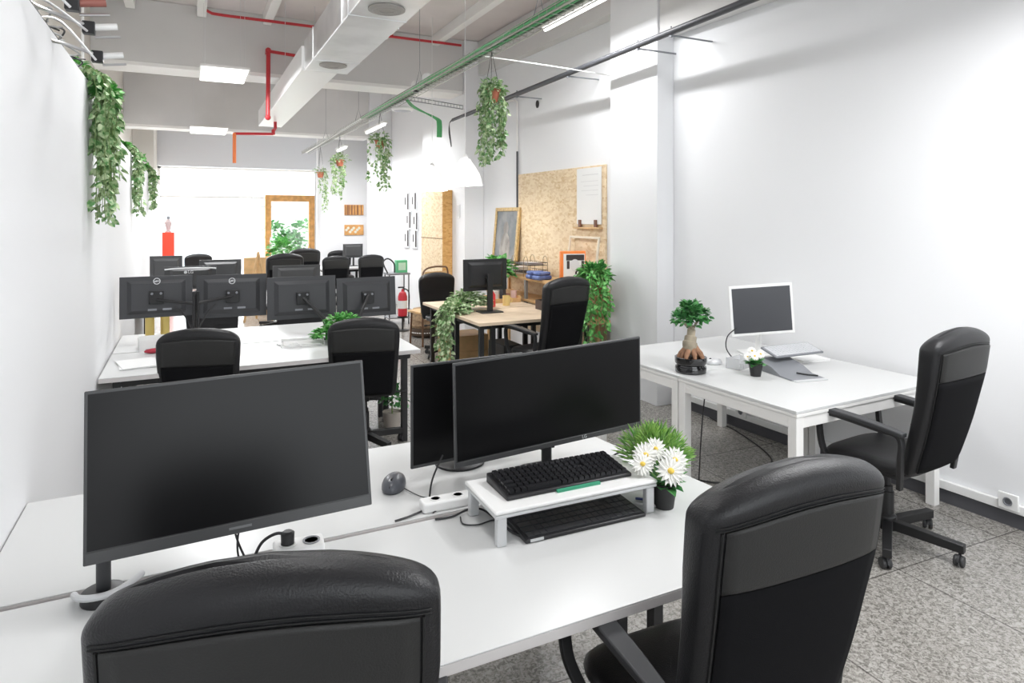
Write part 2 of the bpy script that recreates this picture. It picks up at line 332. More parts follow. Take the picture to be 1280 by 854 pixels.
# ------------------------------------------------------------------ desks
def rect(x0, x1, y0, y1): return [(x0, y0), (x1, y0), (x1, y1), (x0, y1)]
def desk(label, poly, legs, group=None, legm=BLACKM, topm=WHITE, edge=True, th=.03, legw=.022, apron=True, name='desk'):
    cx = sum(p[0] for p in poly) / len(poly); cy = sum(p[1] for p in poly) / len(poly)
    t = thing(name, label, 'desk', (cx, cy, 0), 0, group); q = [(x - cx, y - cy) for x, y in poly]
    MB().prism(q, .74 - .004, .74).build('tabletop', topm, t, bevel=.0015)
    MB().prism(q, .74 - th, .7355).build('tabletop_core', EDGE if edge else topm, t, bevel=.0015)
    for x, y in legs: x -= cx; y -= cy; MB().box(x - legw, x + legw, y - legw, y + legw, 0, .74 - th).build('leg', legm, t, bevel=.002)
    if apron:
        xs = [x - cx for x, _ in legs]; ys = [y - cy for _, y in legs]; a, b, c, d = min(xs), max(xs), min(ys), max(ys); h = .74 - th
        MB().box(a, b, c - .014, c + .014, h - .05, h).box(a, b, d - .014, d + .014, h - .05, h).box(a - .014, a + .014, c, d, h - .05, h).box(b - .014, b + .014, c, d, h - .05, h).build('frame', legm, t, bevel=.002)
    return t
desk('large white near desk in front with monitors, keyboard riser and daisies', [(-.495, 1.36), (1.16, 1.365), (1.775, 1.375), (1.70, 2.035), (-.495, 2.035)], [(-.4, 1.5), (1.62, 1.5), (1.58, 1.98), (-.4, 1.98)])
desk('white desk behind the near desk, under the silver mouse', [(-.495, 2.062), (1.685, 2.062), (1.61, 2.78), (-.495, 2.77)], [(-.4, 2.12), (1.52, 2.12), (1.47, 2.70), (-.4, 2.70)])
desk('second row white desk whose front edge faces the two armless chairs', rect(-.49, 1.56, 4.70, 5.51), [(-.4, 4.8), (1.50, 4.92), (1.50, 5.45), (-.4, 5.45)])
desk('second row white desk half on the far side, behind the monitor backs', rect(-.49, 1.56, 5.53, 6.34), [(-.4, 5.6), (1.50, 5.6), (1.50, 6.26), (-.4, 6.26)])
desk('third row white desk half hidden behind the four monitor backs', rect(-.49, 1.56, 7.95, 9.45), [(-.4, 8.05), (1.46, 8.05), (1.46, 9.35), (-.4, 9.35)])
desk('farthest small white desk at the right beside the back wall signs', rect(2.3, 3.2, 12.9, 13.7), [(2.36, 12.97), (3.14, 12.97), (3.14, 13.63), (2.36, 13.63)])
# divider rail between the halves of the front bench, cable basket under the second row
o = MB().box(-.49, 1.66, 2.038, 2.059, .70, .728).build('desk_joining_rail', EDGE); tag(o, 'grey joining rail in the gap between the two front desk halves', 'rail')
for x, lb in ((.1, 'left black cable basket hung under the second row desk'), (.95, 'right black cable basket hung under the second row desk')):
    t = thing('cable_basket', lb, 'basket', (x, 5.2, .60)); m_ = MB()
    for k in range(9): m_.tube([(-.35 + k * .0875, -.1, .105), (-.35 + k * .0875, -.1, 0), (-.35 + k * .0875, .1, 0), (-.35 + k * .0875, .1, .105)], .003, 5)
    for y, z in ((-.1, 0), (.1, 0), (-.1, .07), (.1, .07)): m_.tube([(-.36, y, z), (.36, y, z)], .004, 5)
    m_.build('wire_frame', BLACKM, t)
    MB().box(-.25, .05, -.05, .05, .005, .05).box(.12, .22, -.06, .04, .005, .055).build('power_strip', DARKP, t, bevel=.005)
# white tables on the right
TR = R(2.9)
def wtable(label, cx, cy):
    t = thing('white_table', label, 'table', (cx, cy, 0), TR, 'white tables by the right wall'); hx, hy = .64, .4325
    MB().box(-hx, hx, -hy, hy, .722, .74).build('tabletop', WHITE, t, bevel=.003)
    MB().box(-hx, hx, -hy, hy, .705, .7215).build('tabletop_rim', WHITEM, t, bevel=.002)
    MB().box(-hx + .03, hx - .03, -hy + .006, -hy + .03, .645, .705).box(-hx + .03, hx - .03, hy - .03, hy - .006, .645, .705).box(-hx + .006, -hx + .03, -hy + .03, hy - .03, .645, .705).box(hx - .03, hx - .006, -hy + .03, hy - .03, .645, .705).build('apron', WHITEM, t, bevel=.002)
    for sx in (-1, 1):
        for sy in (-1, 1): MB().box(sx * (hx - .03) - .027, sx * (hx - .03) + .027, sy * (hy - .03) - .027, sy * (hy - .03) + .027, 0, .705).build('leg', WHITEM, t, bevel=.003)
    return t
ct, stt = math.cos(-R(2.06)), math.sin(-R(2.06))
def wt(cx, cy): pass
TR = R(2.06)
wtable('white table nearest the viewer, carrying the screen and keyboard', 3.395, 2.80)
wtable('white table farther back, empty and partly hidden by the bonsai', 3.363, 3.668)
# oak desk on the right
t = desk('oak topped desk half nearest the viewer with black legs', rect(2.43, 3.5, 5.6, 6.44), [(2.5, 5.72), (2.62, 5.72), (3.4, 5.72), (2.5, 6.35), (3.4, 6.35)], legm=BLACKM, topm=WOOD, edge=False, apron=True)
t = desk('oak topped desk half farther back beside the cupboard', rect(2.45, 3.5, 6.46, 7.3), [(2.54, 7.22), (3.4, 7.22), (2.54, 6.55), (3.4, 6.55)], legm=BLACKM, topm=WOOD, edge=False)

# ------------------------------------------------------------------ chairs
def se(x): return math.copysign(abs(x) ** (2 / 4.2), x)
def back_shape(z0, z1, w0, w1, lean, ybase, th, rc, roll=.018):
    def W(z):
        u = (z - z0) / (z1 - z0); w_ = w0 + (w1 - w0) * min(1, u * 1.4)
        if z > z1 - rc: k = (z - (z1 - rc)) / rc; w_ -= rc * (1 - math.sqrt(max(0, 1 - k * k))) * .85
        if z < z0 + .05: k = (z0 + .05 - z) / .05; w_ -= .03 * (1 - math.sqrt(max(0, 1 - k * k)))
        return w_
    def TH(z):
        u = (z - z0) / (z1 - z0); t = th + roll * 2.2 * max(0, (u - .5) / .5) + .012 * math.sin(PI * u) 
        rt = .06
        if z > z1 - rt: k = (z - (z1 - rt)) / rt; t *= math.sqrt(max(0, 1 - k * k * .985))
        if z < z0 + .03: k = (z0 + .03 - z) / .03; t *= math.sqrt(max(0, 1 - k * k * .9))
        return t
    def YC(z):
        u = (z - z0) / (z1 - z0); return ybase - lean * u - .03 * math.sin(PI * min(1, u * 1.1)) * .6 + .03 * max(0, u - .7)
    return W, TH, YC
def zz(z, x, z0, z1): return z - .055 * (x / .26) ** 2 * max(0, (z - z0) / (z1 - z0)) ** 6
def chair_back(t, z0, z1, w0, w1, lean, ybase, th, rc, style):
    W, TH, YC = back_shape(z0, z1, w0, w1, lean, ybase, th, rc); N = 48
    zs = [z0 + .003 * k for k in (0, 1, 3, 6, 10)] + [z0 + .03 + (z1 - z0 - .09) * k / 22 for k in range(1, 23)] + [z1 - .06 + .06 * math.sin(PI / 2 * k / 9) for k in range(1, 10)]
    m_ = MB(); vs = []; fs = []
    for z in zs:
        for k in range(N):
            a = 2 * PI * k / N; x = W(z) * se(math.cos(a)); y = YC(z) + TH(z) * .5 * se(math.sin(a)) + .25 * x * x
            vs.append((x, y, zz(z, x, z0, z1)))
    n = len(zs)
    for i in range(n - 1):
        for k in range(N): k2 = (k + 1) % N; fs.append((i * N + k, i * N + k2, (i + 1) * N + k2, (i + 1) * N + k))
    fs.append(tuple(range(N))[::-1]); fs.append(tuple((n - 1) * N + k for k in range(N))); m_.add(vs, fs)
    b = m_.build('backrest', LEATHER, t, angle=70)
    def rear(x, z, off):
        q = min(.999, abs(x) / W(z)); return (x, YC(z) - TH(z) * .5 * (1 - q ** 4.2) ** (1 / 4.2) + .25 * x * x - off, zz(z, x, z0, z1))
    def patch(za, zb, fx, off, name, mt, nx=14, nz=14):
        vs = [rear(W(za + (zb - za) * j / nz if za + (zb - za) * j / nz < z1 - rc else z1 - rc) * fx * (2 * i / nx - 1), za + (zb - za) * j / nz, off) for j in range(nz + 1) for i in range(nx + 1)]
        fs = [(j * (nx + 1) + i, j * (nx + 1) + i + 1, (j + 1) * (nx + 1) + i + 1, (j + 1) * (nx + 1) + i) for j in range(nz) for i in range(nx)]
        return MB().add(vs, fs).build(name, mt, b, solid=.005)
    zm = z0 + (z1 - z0) * (.67 if style == 'exec' else .58)
    zt = z1 - (.085 if style == 'exec' else .07)
    patch(z0 + .02, zm, .86, .003, 'rear_fabric', FABRIC)
    if style == 'exec': patch(zm + .004, zt, .86, .003, 'rear_leather_panel', LEATHER2)
    else: patch(zm + .004, zt, .9, .002, 'rear_leather_panel', LEATHER2)
    sm = MB(); zt2 = zt + .004
    for dz in (0, .009): sm.tube([rear(W(min(zt2, z1 - rc)) * .93 * (2 * i / 24 - 1), zt2 + dz, .0015) for i in range(25)], .0016, 5)
    for s_ in (-1, 1): sm.tube([rear(s_ * W(z) * .885, z, .002) for z in [z0 + .03 + (zt - z0 - .03) * k / 16 for k in range(17)]], .003, 5)
    sm.build('seam', SEAM, b)
    # front cushion folds
    fm = MB()
    for u in (.36, .62): 
        z = z0 + (z1 - z0) * u; fm.tube([(x, YC(z) + TH(z) * .5 * (1 - min(.99, abs(x) / W(z)) ** 4.2) ** (1 / 4.2) + .25 * x * x + .0005, zz(z, x, z0, z1)) for x in [W(z) * .9 * (2 * i / 16 - 1) for i in range(17)]], .003, 5)
    fm.build('front_seam', SEAM, b)
    return b
def star_base(t, r=.34, a0=18, metal=BLACKM):
    m_ = MB()
    for k in range(5):
        a = R(a0 + 72 * k); c, s_ = math.cos(a), math.sin(a); M = RZ(a); w0, w1 = .024, .021
        v = [M @ Vector(p) for p in [(.02, -w0, .075), (.02, w0, .075), (.02, w0, .125), (.02, -w0, .125), (r, -w1, .065), (r, w1, .065), (r, w1, .107), (r, -w1, .107)]]
        m_.add(v, [(0, 1, 2, 3), (4, 7, 6, 5), (0, 4, 5, 1), (1, 5, 6, 2), (2, 6, 7, 3), (3, 7, 4, 0)])
    m_.lathe([(.045, .07), (.045, .14), (.03, .155)], seg=20)
    b = m_.build('star_base', metal, t, bevel=.003)
    for k in range(5):
        a = R(a0 + 72 * k); p = Vector(((r - .02) * math.cos(a), (r - .02) * math.sin(a), 0)); ca = a + .7 + k; M = Matrix.Translation(p) @ RZ(ca)
        cm = MB(M)
        for y in (-.014, .014): cm.lathe([(.006, -.008), (.025, -.008), (.027, -.004), (.027, .004), (.025, .008), (.006, .008)], seg=16, tf=T(.014, y, .027) @ RX(PI / 2))
        cm.tube([(0, 0, .04), (0, 0, .075)], .007, 8)
        pts = [(.014 + .031 * math.cos(q), .031 * math.sin(q) + .027) for q in [PI * k_ / 8 for k_ in range(9)]]
        vs = [(x, y, z) for y in (-.005, .005) for x, z in pts] ; n = 9
        cm.add(vs, [tuple(range(n)), tuple(range(n, 2 * n))[::-1]] + [(i, i + 1, n + i + 1, n + i) for i in range(n - 1)])
        cm.build('caster', RUBBER, b)
    MB().lathe([(.032, .14), (.032, .27), (.027, .272), (.027, .30), (.018, .302), (.018, .40)], seg=20).build('gas_column', metal, t)
def seat(t, w_=.25, d=.24, z=.43, th=.085, y=.01):
    vs = []; fs = []; N = 40; prof = [(0, .80), (.012, .93), (.03, .985), (.05, 1), (.068, .985), (.08, .93), (.088, .8), (.094, .5), (.096, .02)]
    for dz, k in prof:
        for j in range(N):
            a = 2 * PI * j / N; x = w_ * k * se(math.cos(a)); yy = d * k * se(math.sin(a)); vs.append((x, y + yy, z + dz * th / .096 - (.03 * max(0, yy / d) ** 3)))
    n = len(prof)
    for i in range(n - 1):
        for j in range(N): j2 = (j + 1) % N; fs.append((i * N + j, i * N + j2, (i + 1) * N + j2, (i + 1) * N + j))
    fs.append(tuple(range(N))[::-1]); fs.append(tuple((n - 1) * N + j for j in range(N)))
    s_ = MB().add(vs, fs).build('seat', LEATHER, t, angle=70)
    MB().box(-.12, .12, -.13, .13, z - .045, z - .002).tube([(.1, .02, z - .02), (.27, .02, z - .03)], .007, 8).tube([(.27, .02, z - .03), (.31, .02, z - .028)], .012, 8).build('tilt_mechanism', BLACKM, t, bevel=.005)
    return s_
def strip(m_, pts, hw, th):       # a flat bar swept along pts (y, z) at x = const, given as (x, y, z)
    P = [Vector(p) for p in pts]; vs = []; n = len(P)
    for i, p in enumerate(P):
        t_ = (P[min(i + 1, n - 1)] - P[max(i - 1, 0)]).normalized(); u = Vector((1, 0, 0)); w_ = t_.cross(u).normalized()
        for a, b in ((-1, -1), (1, -1), (1, 1), (-1, 1)): vs.append(p + u * (a * hw[i] if isinstance(hw, list) else a * hw) + w_ * b * th)
    fs = [(i * 4 + k, i * 4 + (k + 1) % 4, (i + 1) * 4 + (k + 1) % 4, (i + 1) * 4 + k) for i in range(n - 1) for k in range(4)] + [(0, 1, 2, 3), tuple((n - 1) * 4 + k for k in (3, 2, 1, 0))]
    m_.add(vs, fs)
def armrest(t, s_, x=.285):
    m_ = MB(); q = spline([Vector(p) for p in [(s_ * (x - .02), -.20, .40), (s_ * x, -.215, .55), (s_ * x, -.21, .66), (s_ * x, -.10, .675), (s_ * x, .13, .69), (s_ * x, .20, .672), (s_ * x, .205, .60), (s_ * (x - .005), .19, .50), (s_ * (x - .03), .16, .425)]], 6)
    strip(m_, q, .017, .011); a = m_.build('armrest', BLACKM, t, bevel=.004)
    p = MB(); q = spline([Vector(v) for v in [(s_ * x, -.235, .675), (s_ * x, -.12, .69), (s_ * x, .05, .705), (s_ * x, .17, .705), (s_ * x, .22, .685)]], 6); hw = [.022 + .008 * math.sin(PI * i / (len(q) - 1)) for i in range(len(q))]
    strip(p, q, hw, .011); p.build('arm_pad', mat('arm_pad_plastic', (.028, .029, .032), .42), a, bevel=.008)
def exec_chair(label, loc, rz, base_a=18):
    t = thing('office_chair', label, 'chair', loc, rz, 'tall padded office chairs'); star_base(t, .35, -8); seat(t); armrest(t, -1); armrest(t, 1)
    chair_back(t, .46, 1.19, .235, .272, .15, -.215, .085, .07, 'exec'); return t
def task_chair(label, loc, rz, base_a=18, z1=1.02, group='low back office chairs'):
    t = thing('task_chair', label, 'chair', loc, rz, group); star_base(t, .30, base_a); seat(t, .235, .225)
    m_ = MB(); strip(m_, [(0, -.08, .41), (0, -.2, .405), (0, -.245, .44), (0, -.262, .55)], .035, .006); m_.build('back_bracket', BLACKM, t)
    chair_back(t, .44, z1, .225, .25, .07, -.235, .045, .085, 'task'); return t
c0 = exec_chair('big black padded chair at the bottom left, its back cut by the frame', (.21, 1.44, 0), -.27)
dup(c0, (1.225, 1.375, 0), -.03, 'big black padded chair at the bottom right edge of the near desk')
r0 = dup(c0, (3.345, 2.25, 0), .10, 'black padded armchair at the white table by the right wall')
dup(c0, (3.03, 5.47, 0), .22, 'black padded armchair in front of the oak desk')
k0 = task_chair('low black chair at the left of the second row desk', (.13, 4.93, 0), -.24)
dup(k0, (1.19, 4.90, 0), -.26, 'low black chair at the right end of the second row desk, caster showing')
G = None
dup(k0, (2.90, 7.72, 0), PI + .1, 'black chair behind the oak desk facing the viewer')
dup(k0, (2.46, 12.62, 0), .0, 'far black chair left of the farthest white desk')
dup(k0, (3.13, 12.72, 0), .05, 'far black chair right at the farthest white desk')
dup(k0, (2.93, 14.05, 0), PI, 'distant chair on the far side of the farthest white desk')
dup(k0, (.24, 13.9, 0), PI + .2, 'distant brownish dark chair near the shopfront glass at the left')
dup(c0, (1.28, 10.7, 0), .1, 'dark grey high chair left of the wooden door, behind the third row')
dup(c0, (1.80, 12.3, 0), .15, 'dark grey high chair standing directly before the wooden door')
dup(k0, (.25, 6.95, 0), PI + .1, 'black chair hidden on the far side of the second row, left')
dup(k0, (1.05, 7.0, 0), PI - .1, 'black chair hidden on the far side of the second row, right')

# ------------------------------------------------------------------ monitors
def housing(m_, w_, h, t0=.012, t1=.045, bulge=.62):     # display slab in local XZ, screen side -Y, with a raised back
    m_.box(-w_ / 2, w_ / 2, -t0 / 2, t0 / 2, -h / 2, h / 2); a, b = w_ * bulge / 2, h * bulge / 2
    v = [(-a, t0 / 2, -b), (a, t0 / 2, -b), (a, t0 / 2, b), (-a, t0 / 2, b), (-a * .85, t1, -b * .8), (a * .85, t1, -b * .8), (a * .85, t1, b * .8), (-a * .85, t1, b * .8)]
    m_.add(v, [(4, 5, 6, 7), (0, 1, 5, 4), (1, 2, 6, 5), (2, 3, 7, 6), (3, 0, 4, 7)])
def monitor(label, base, disp, w_, h, ypr, faceM=SCREEN, chin=.022, bez=.008, group=None, stand=None, frame=BEZEL, name='monitor', cat='monitor'):
    """base: point on the desk; disp: centre of the display; ypr: yaw, pitch, roll. Yaw 0 faces the photographer."""
    t = thing(name, label, cat, base, 0, group); y, p, r = ypr
    M = T(*(Vector(disp) - Vector(base))) @ RZ(y) @ RX(p) @ RY(r)
    m_ = MB(M); housing(m_, w_, h, t1=.030, bulge=.80); d = m_.build('display', frame, t, bevel=.003)
    MB(M).box(-w_ / 2 + bez, w_ / 2 - bez, -.0075, -.0062, -h / 2 + chin, h / 2 - bez).build('screen', faceM, d)
    if chin > .012: MB(M).box(-w_ / 2 + .004, w_ / 2 - .004, -.009, -.006, -h / 2 + .002, -h / 2 + chin - .003).build('bezel', frame, d, bevel=.002)
    return t, d, M
# A: large monitor on a clamp arm
t, d, M = monitor('large black monitor on a clamp pole above the left front desk', (-.195, 1.985, .74), (.122, 1.925, 1.089), .705, .412, (.008, -.209, -.016), chin=.032)
MB().tube([(0, 0, .0), (0, 0, .30)], .017, 16).tube([(0, .0, .27), (0, .03, .27), (.16, .06, .31), (.31, .02, .34)], .016, 12).build('pole', DARKP, t)
MB().lathe([(.052, 0), (.052, .022), (.045, .026), (.02, .026)], seg=28).build('clamp_base', BLACKP, t, bevel=.002)
MB().tube([(-.068, .03, .012), (-.052, -.025, .028), (-.02, -.048, .032), (.02, -.045, .032), (.055, -.015, .032), (.085, .035, .03)], .0085, 10, 6).build('clamp_ring', SILVER, t, label='silver clamp ring')
MB(M).box(-.028, .028, -.0098, -.0091, -.412 / 2 + .013, -.412 / 2 + .019).build('maker_mark', mat('faint_grey_mark', (.16, .165, .17), .4), d)
# B: ultrawide on a foot; C: one behind it
t, d, M = monitor('wide black monitor above the keyboard riser on the front desk', (1.235, 2.20, .74), (1.239, 2.15, 1.046), .82, .37, (.032, .026, -.031), chin=.024)
text('logo', 'LG', .018, SILVER, d, M @ T(.13, -.0098, -.37 / 2 + .013) @ RX(PI / 2))
MB().tube([(0, 0, .018), (0, 0, .26)], .02, 12).box(-.03, .03, -.01, .02, .1, .3).build('stand_neck', BLACKP, t)
MB().prism([(-.12, -.11), (.12, -.11), (.14, .06), (.05, .1), (-.05, .1), (-.14, .06)], 0, .014).build('stand_foot', BLACKP, t, bevel=.004)
MB().box(-.28, -.14, .01, .03, .358, .372).build('light_bar', mat('white_light_bar', (.85, .88, .95), .3), t, bevel=.002, label='white strip light clipped on top')
t, d, M = monitor('second dark monitor showing only its left strip beside the wide one', (.98, 2.46, .74), (.98, 2.36, .985), .48, .385, (.06, -.0, .0), chin=.014)
MB().tube([(0, 0, .01), (0, 0, .3)], .02, 12).tube([(0, 0, .27), (.01, -.06, .27)], .016, 10).build('stand_neck', BLACKP, t)
MB().lathe([(.10, 0), (.10, .008), (.09, .012), (.02, .012)], seg=28).build('stand_foot', BLACKP, t)
# second row, backs to the viewer
def back_ports(d, M, w_):
    MB(M).box(-.10, -.04, .030, .032, -.105, -.09).box(.0, .06, .030, .032, -.105, -.09).build('ports', GREYP, d)
    m_ = MB(M)
    for k in range(18): m_.box(-.19 + k * .021, -.182 + k * .021, .030, .0315, .095, .098)
    m_.build('vents', BLACKP, d)
def ring_logo(d, M, x, z):
    MB(M @ T(x, .031, z) @ RX(-PI / 2)).lathe([(.024, 0), (.024, .002), (.0205, .002), (.0205, 0)], seg=28, close=False).build('logo_ring', SILVER, d, solid=.001)
    text('logo', 'DELL', .016, SILVER, d, M @ T(x, .0325, z) @ RZ(PI) @ RX(PI / 2) @ RZ(.25), bold=.0006)
BACKS = [('black monitor back with round logo, leftmost of the second row', -.213, 5.72, 1.118, .495, .315, .04, 1), ('black monitor back with round logo, second in the second row', .32, 5.74, 1.096, .52, .34, -.07, 1),
         ('black monitor back with bulging top edge, third in the second row', .842, 5.60, 1.068, .545, .345, .0, 0), ('black monitor back, rightmost of the second row by the fern', 1.376, 5.60, 1.045, .51, .335, .03, 0)]
for i, (lb, x, y, z, w_, h, yaw, dell) in enumerate(BACKS):
    bx = .055 if i < 2 else (x + (.17 if i == 2 else -.12)); by = y + .0
    t, d, M = monitor(lb, (bx if i > 1 else bx + (-.014 if i == 0 else .014), by - .17, .74), (x, y, z), w_, h, (yaw + PI, .09, 0), group='monitors seen from behind on the second row', frame=DARKP)
    back_ports(d, M, w_)
    if dell: ring_logo(d, M, .0, .118)
    L_ = Vector((x, y, z)) - t.location; lx, ly = L_.x, L_.y; f = -.055
    if dell:
        MB().tube([(0, 0, .02), (0, 0, .42)], .011, 12).tube([(0, 0, .33), (lx * .5, .05, .345), (lx, ly + f, .36)], .012, 10, 4).tube([(0, 0, .12), (lx * .25, .03, .24), (lx * .5, .05, .31)], .006, 8, 5).build('arm', BLACKM, t)
        MB().box(-.013 - (.013 if i == 0 else -.013), .013 - (.013 if i == 0 else -.013), -.04, .04, 0, .012).build('base', BLACKM, t, bevel=.002)
    else:
        MB().tube([(0, 0, .01), (0, 0, .16)], .014, 12).tube([(0, 0, .14), (lx * .5, .03, .24), (lx, ly + f, .33)], .014, 10, 4).tube([(lx, ly + f, .33), (lx, ly - .04, .33)], .02, 10).build('arm', BLACKM, t)
        MB().box(-.04, .04, -.04, .04, 0, .014).build('base', BLACKM, t, bevel=.003)
    MB(T(lx, ly + f + .004, L_.z)).box(-.05, .05, -.012, .012, -.05, .05).build('mount_plate', BLACKM, t, bevel=.004)
    for q in range(2): MB(T(lx, ly + f - .012, L_.z)).lathe([(.009, 0), (.009, .01)], c=(0, 0, 0), seg=10, tf=T(-.03 + .06 * q, 0, .03) @ RX(PI / 2)).build('bolt', GREYP, t)
# third row and further
def far_mon(lb, x, y, ztop, w_, h, yaw, group='monitors on the rows farther back'):
    t, d, M = monitor(lb, (x, y - .0, .74), (x, y, ztop - h / 2), w_, h, (yaw, -.05, 0), group=group)
    s_ = math.cos(yaw); MB().tube([(0, .05 * s_, .01), (0, .05 * s_, .2)], .02, 10).build('stand_neck', BLACKP, t); MB().box(-.11, .11, -.06, .12, 0, .012).build('stand_foot', BLACKP, t, bevel=.004); return t, d, M
far_mon('small black monitor by the left wall under the red pedestal', -.24, 9.2, 1.25, .36, .32, PI)
far_mon('black monitor back just right of the silver rimmed one', .35, 8.55, 1.225, .46, .30, PI)
far_mon('long black monitor back left of the door, third row right', 1.2, 8.4, 1.14, .56, .30, PI)
t, d, M = far_mon('curved black monitor with a silver rim and two letter logo', .03, 8.25, 1.175, .53, .26, PI)
MB(M).tube([(-.26, .012, .10), (-.15, .035, .112), (0, .045, .115), (.15, .035, .112), (.26, .012, .10)], .008, 8, 5).build('rim', SILVER, d, label='silver rim')
text('logo', 'LG', .045, SILVER, d, M @ T(0, .05, .07) @ RZ(PI) @ RX(PI / 2), bold=.001)
MB(M @ T(.052, .05, .07) @ RX(-PI / 2)).lathe([(.017, 0), (.017, .002)], seg=20).build('logo_disc', SILVER, d)
far_mon('distant black monitor at the right of the farthest desk', 3.0, 13.35, 1.19, .40, .28, PI)
# white all-in-one on the right table
t, d, M = monitor('silver white framed monitor with grey screen on the right white table', (3.70, 3.47, .74), (3.62, 3.36, 1.078), .46, .355, (-.40, -.02, -.06), faceM=SCREEN2, chin=.02, bez=.02, frame=WHITEP)
MB().tube([(0, .0, .01), (-.02, -.03, .2), (-.05, -.05, .3)], .022, 12, 4).build('stand_neck', WHITEP, t)
MB(RZ(-.4)).box(-.12, .12, -.11, .10, 0, .014).build('stand_foot', WHITEP, t, bevel=.006)
# monitor on the oak desk, back to us
t, d, M = monitor('black monitor on a post stand seen from behind on the oak desk', (2.815, 6.23, .74), (2.80, 6.30, 1.125), .505, .33, (PI + .03, .02, 0), frame=BLACKP, group=None)
MB().box(-.03, .03, -.03, -.005, 0, .40).tube([(0, -.02, .35), (-.01, .05, .37)], .02, 10).build('stand_neck', BLACKP, t, bevel=.003); MB().box(-.12, .12, -.10, .08, 0, .012).build('stand_foot', BLACKP, t, bevel=.004)
MB(M).box(-.14, .02, .030, .032, .12, .13).build('logo_bar', DARKP, d)

# ------------------------------------------------------------------ front desk objects
# laptop/keyboard riser
rx = R(-1.5)
t = thing('monitor_riser', 'white and silver riser under the black keyboard on the front desk', 'riser', (1.115, 1.885, .74), rx)
MB().box(-.295, .295, -.13, .13, .098, .110).build('shelf', WHITEP, t, bevel=.005)
MB().box(-.293, .293, -.128, .128, .086, .097).build('rim', SILVER, t, bevel=.003)
for sx in (-1, 1):
    for sy in (-1, 1): MB().box(sx * .27 - .016, sx * .27 + .016, sy * .112 - .012, sy * .112 + .012, 0, .086).build('leg', SILVER, t, bevel=.004)
def keyboard(t, w_, dpt, z0, bigkeys=True, m_body=BLACKP, m_key=DARKP, n=18, rows=6, slope=.02):
    b = MB().add([(-w_ / 2, -dpt / 2, z0), (w_ / 2, -dpt / 2, z0), (w_ / 2, dpt / 2, z0), (-w_ / 2, dpt / 2, z0), (-w_ / 2, -dpt / 2, z0 + .012), (w_ / 2, -dpt / 2, z0 + .012), (w_ / 2, dpt / 2, z0 + .012 + slope), (-w_ / 2, dpt / 2, z0 + .012 + slope)], [(0, 3, 2, 1), (4, 5, 6, 7), (0, 1, 5, 4), (1, 2, 6, 5), (2, 3, 7, 6), (3, 0, 4, 7)]).build('body', m_body, t, bevel=.004)
    km = MB(); kw = (w_ - .024) / n; kd = (dpt - .02) / rows; hh = .011 if bigkeys else .003
    for r in range(rows):
        y = -dpt / 2 + .01 + r * kd; z = z0 + .012 + slope * (y + kd / 2 + dpt / 2) / dpt; i = 0
        while i < n:
            sp = 6 if (r == 0 and i == 3) else (2 if (i in (0,) and r in (1, 2)) else 1)
            if not ((i == 14 and r != 1) and n >= 18 and r in (3,)):
                x = -w_ / 2 + .012 + i * kw; a = .0012; b_ = .0028 if bigkeys else .0014
                v = [(x + a, y + a, z), (x + kw * sp - a, y + a, z), (x + kw * sp - a, y + kd - a, z), (x + a, y + kd - a, z), (x + b_, y + b_, z + hh), (x + kw * sp - b_, y + b_, z + hh), (x + kw * sp - b_, y + kd - b_, z + hh), (x + b_, y + kd - b_, z + hh)]
                km.add(v, [(4, 5, 6, 7), (0, 1, 5, 4), (1, 2, 6, 5), (2, 3, 7, 6), (3, 0, 4, 7)])
            i += sp
    km.build('keycaps', m_key, t)
t = thing('keyboard', 'black mechanical keyboard with raised keys on top of the riser', 'keyboard', (1.115, 1.895, .850), R(-1)); keyboard(t, .465, .165, .0, True, BLACKP, mat('black_keycap', (.02, .02, .022), .15), 21, 6)
MB().box(-.06, .10, -.094, -.0835, 0, .008).build('green_strip', mat('green_sticker', (.05, .35, .2), .5), t, label='green strip along the front edge')
t = thing('keyboard', 'flat black keyboard lying on the desk beneath the riser', 'keyboard', (1.135, 1.845, .7402), R(-1.5)); keyboard(t, .44, .20, .0, False, BLACKP, DARKP, 18, 6, .01)
MB().box(-.205, -.16, -.1015, -.0985, .004, .012).build('emblem', SILVER, t)
def mouse(label, loc, rz, body=GREYP, side=BLACKP, s=1):
    t = thing('computer_mouse', label, 'mouse', loc, rz); m_ = MB(); vs = []; fs = []; N = 20; prof = [(.0, .9), (.008, 1), (.018, .98), (.028, .85), (.035, .6), (.039, .3), (.04, .02)]
    for z, k in prof:
        for j in range(N): a = 2 * PI * j / N; vs.append((.034 * k * math.cos(a) * s, (.055 * k * math.sin(a) - .008 * (1 - k)) * s, z * s))
    n = len(prof)
    for i in range(n - 1):
        for j in range(N): j2 = (j + 1) % N; fs.append((i * N + j, i * N + j2, (i + 1) * N + j2, (i + 1) * N + j))
    fs.append(tuple(range(N))[::-1]); fs.append(tuple((n - 1) * N + j for j in range(N)))
    MB().add(vs, fs).build('body', body, t, angle=70)
    MB(T(0, .025 * s, .034 * s)).lathe([(.002, -.003), (.008, -.003), (.008, .003), (.002, .003)], seg=14, tf=RY(PI / 2)).build('wheel', side, t)
    MB().box(-.001, .001, .03 * s, .052 * s, .012, .026 * s).build('button_gap', side, t); return t
mouse('grey and black mouse on the far front desk beside the monitor strip', (.672, 2.33, .74), R(150), mat('charcoal_plastic', (.09, .095, .11), .3), BLACKP, 1.25)
mouse('dark mouse behind the keyboard riser under the wide monitor', (1.40, 2.09, .74), R(20), BLACKP, GREYP, 1.25)
def cable(label, pts, r=.003, m=BLACKP, name='cable', cat='cable', group=None):
    o = MB().tube(pts, r, 8, 8).build(name, m); return tag(o, label, cat, group)
z = .7445
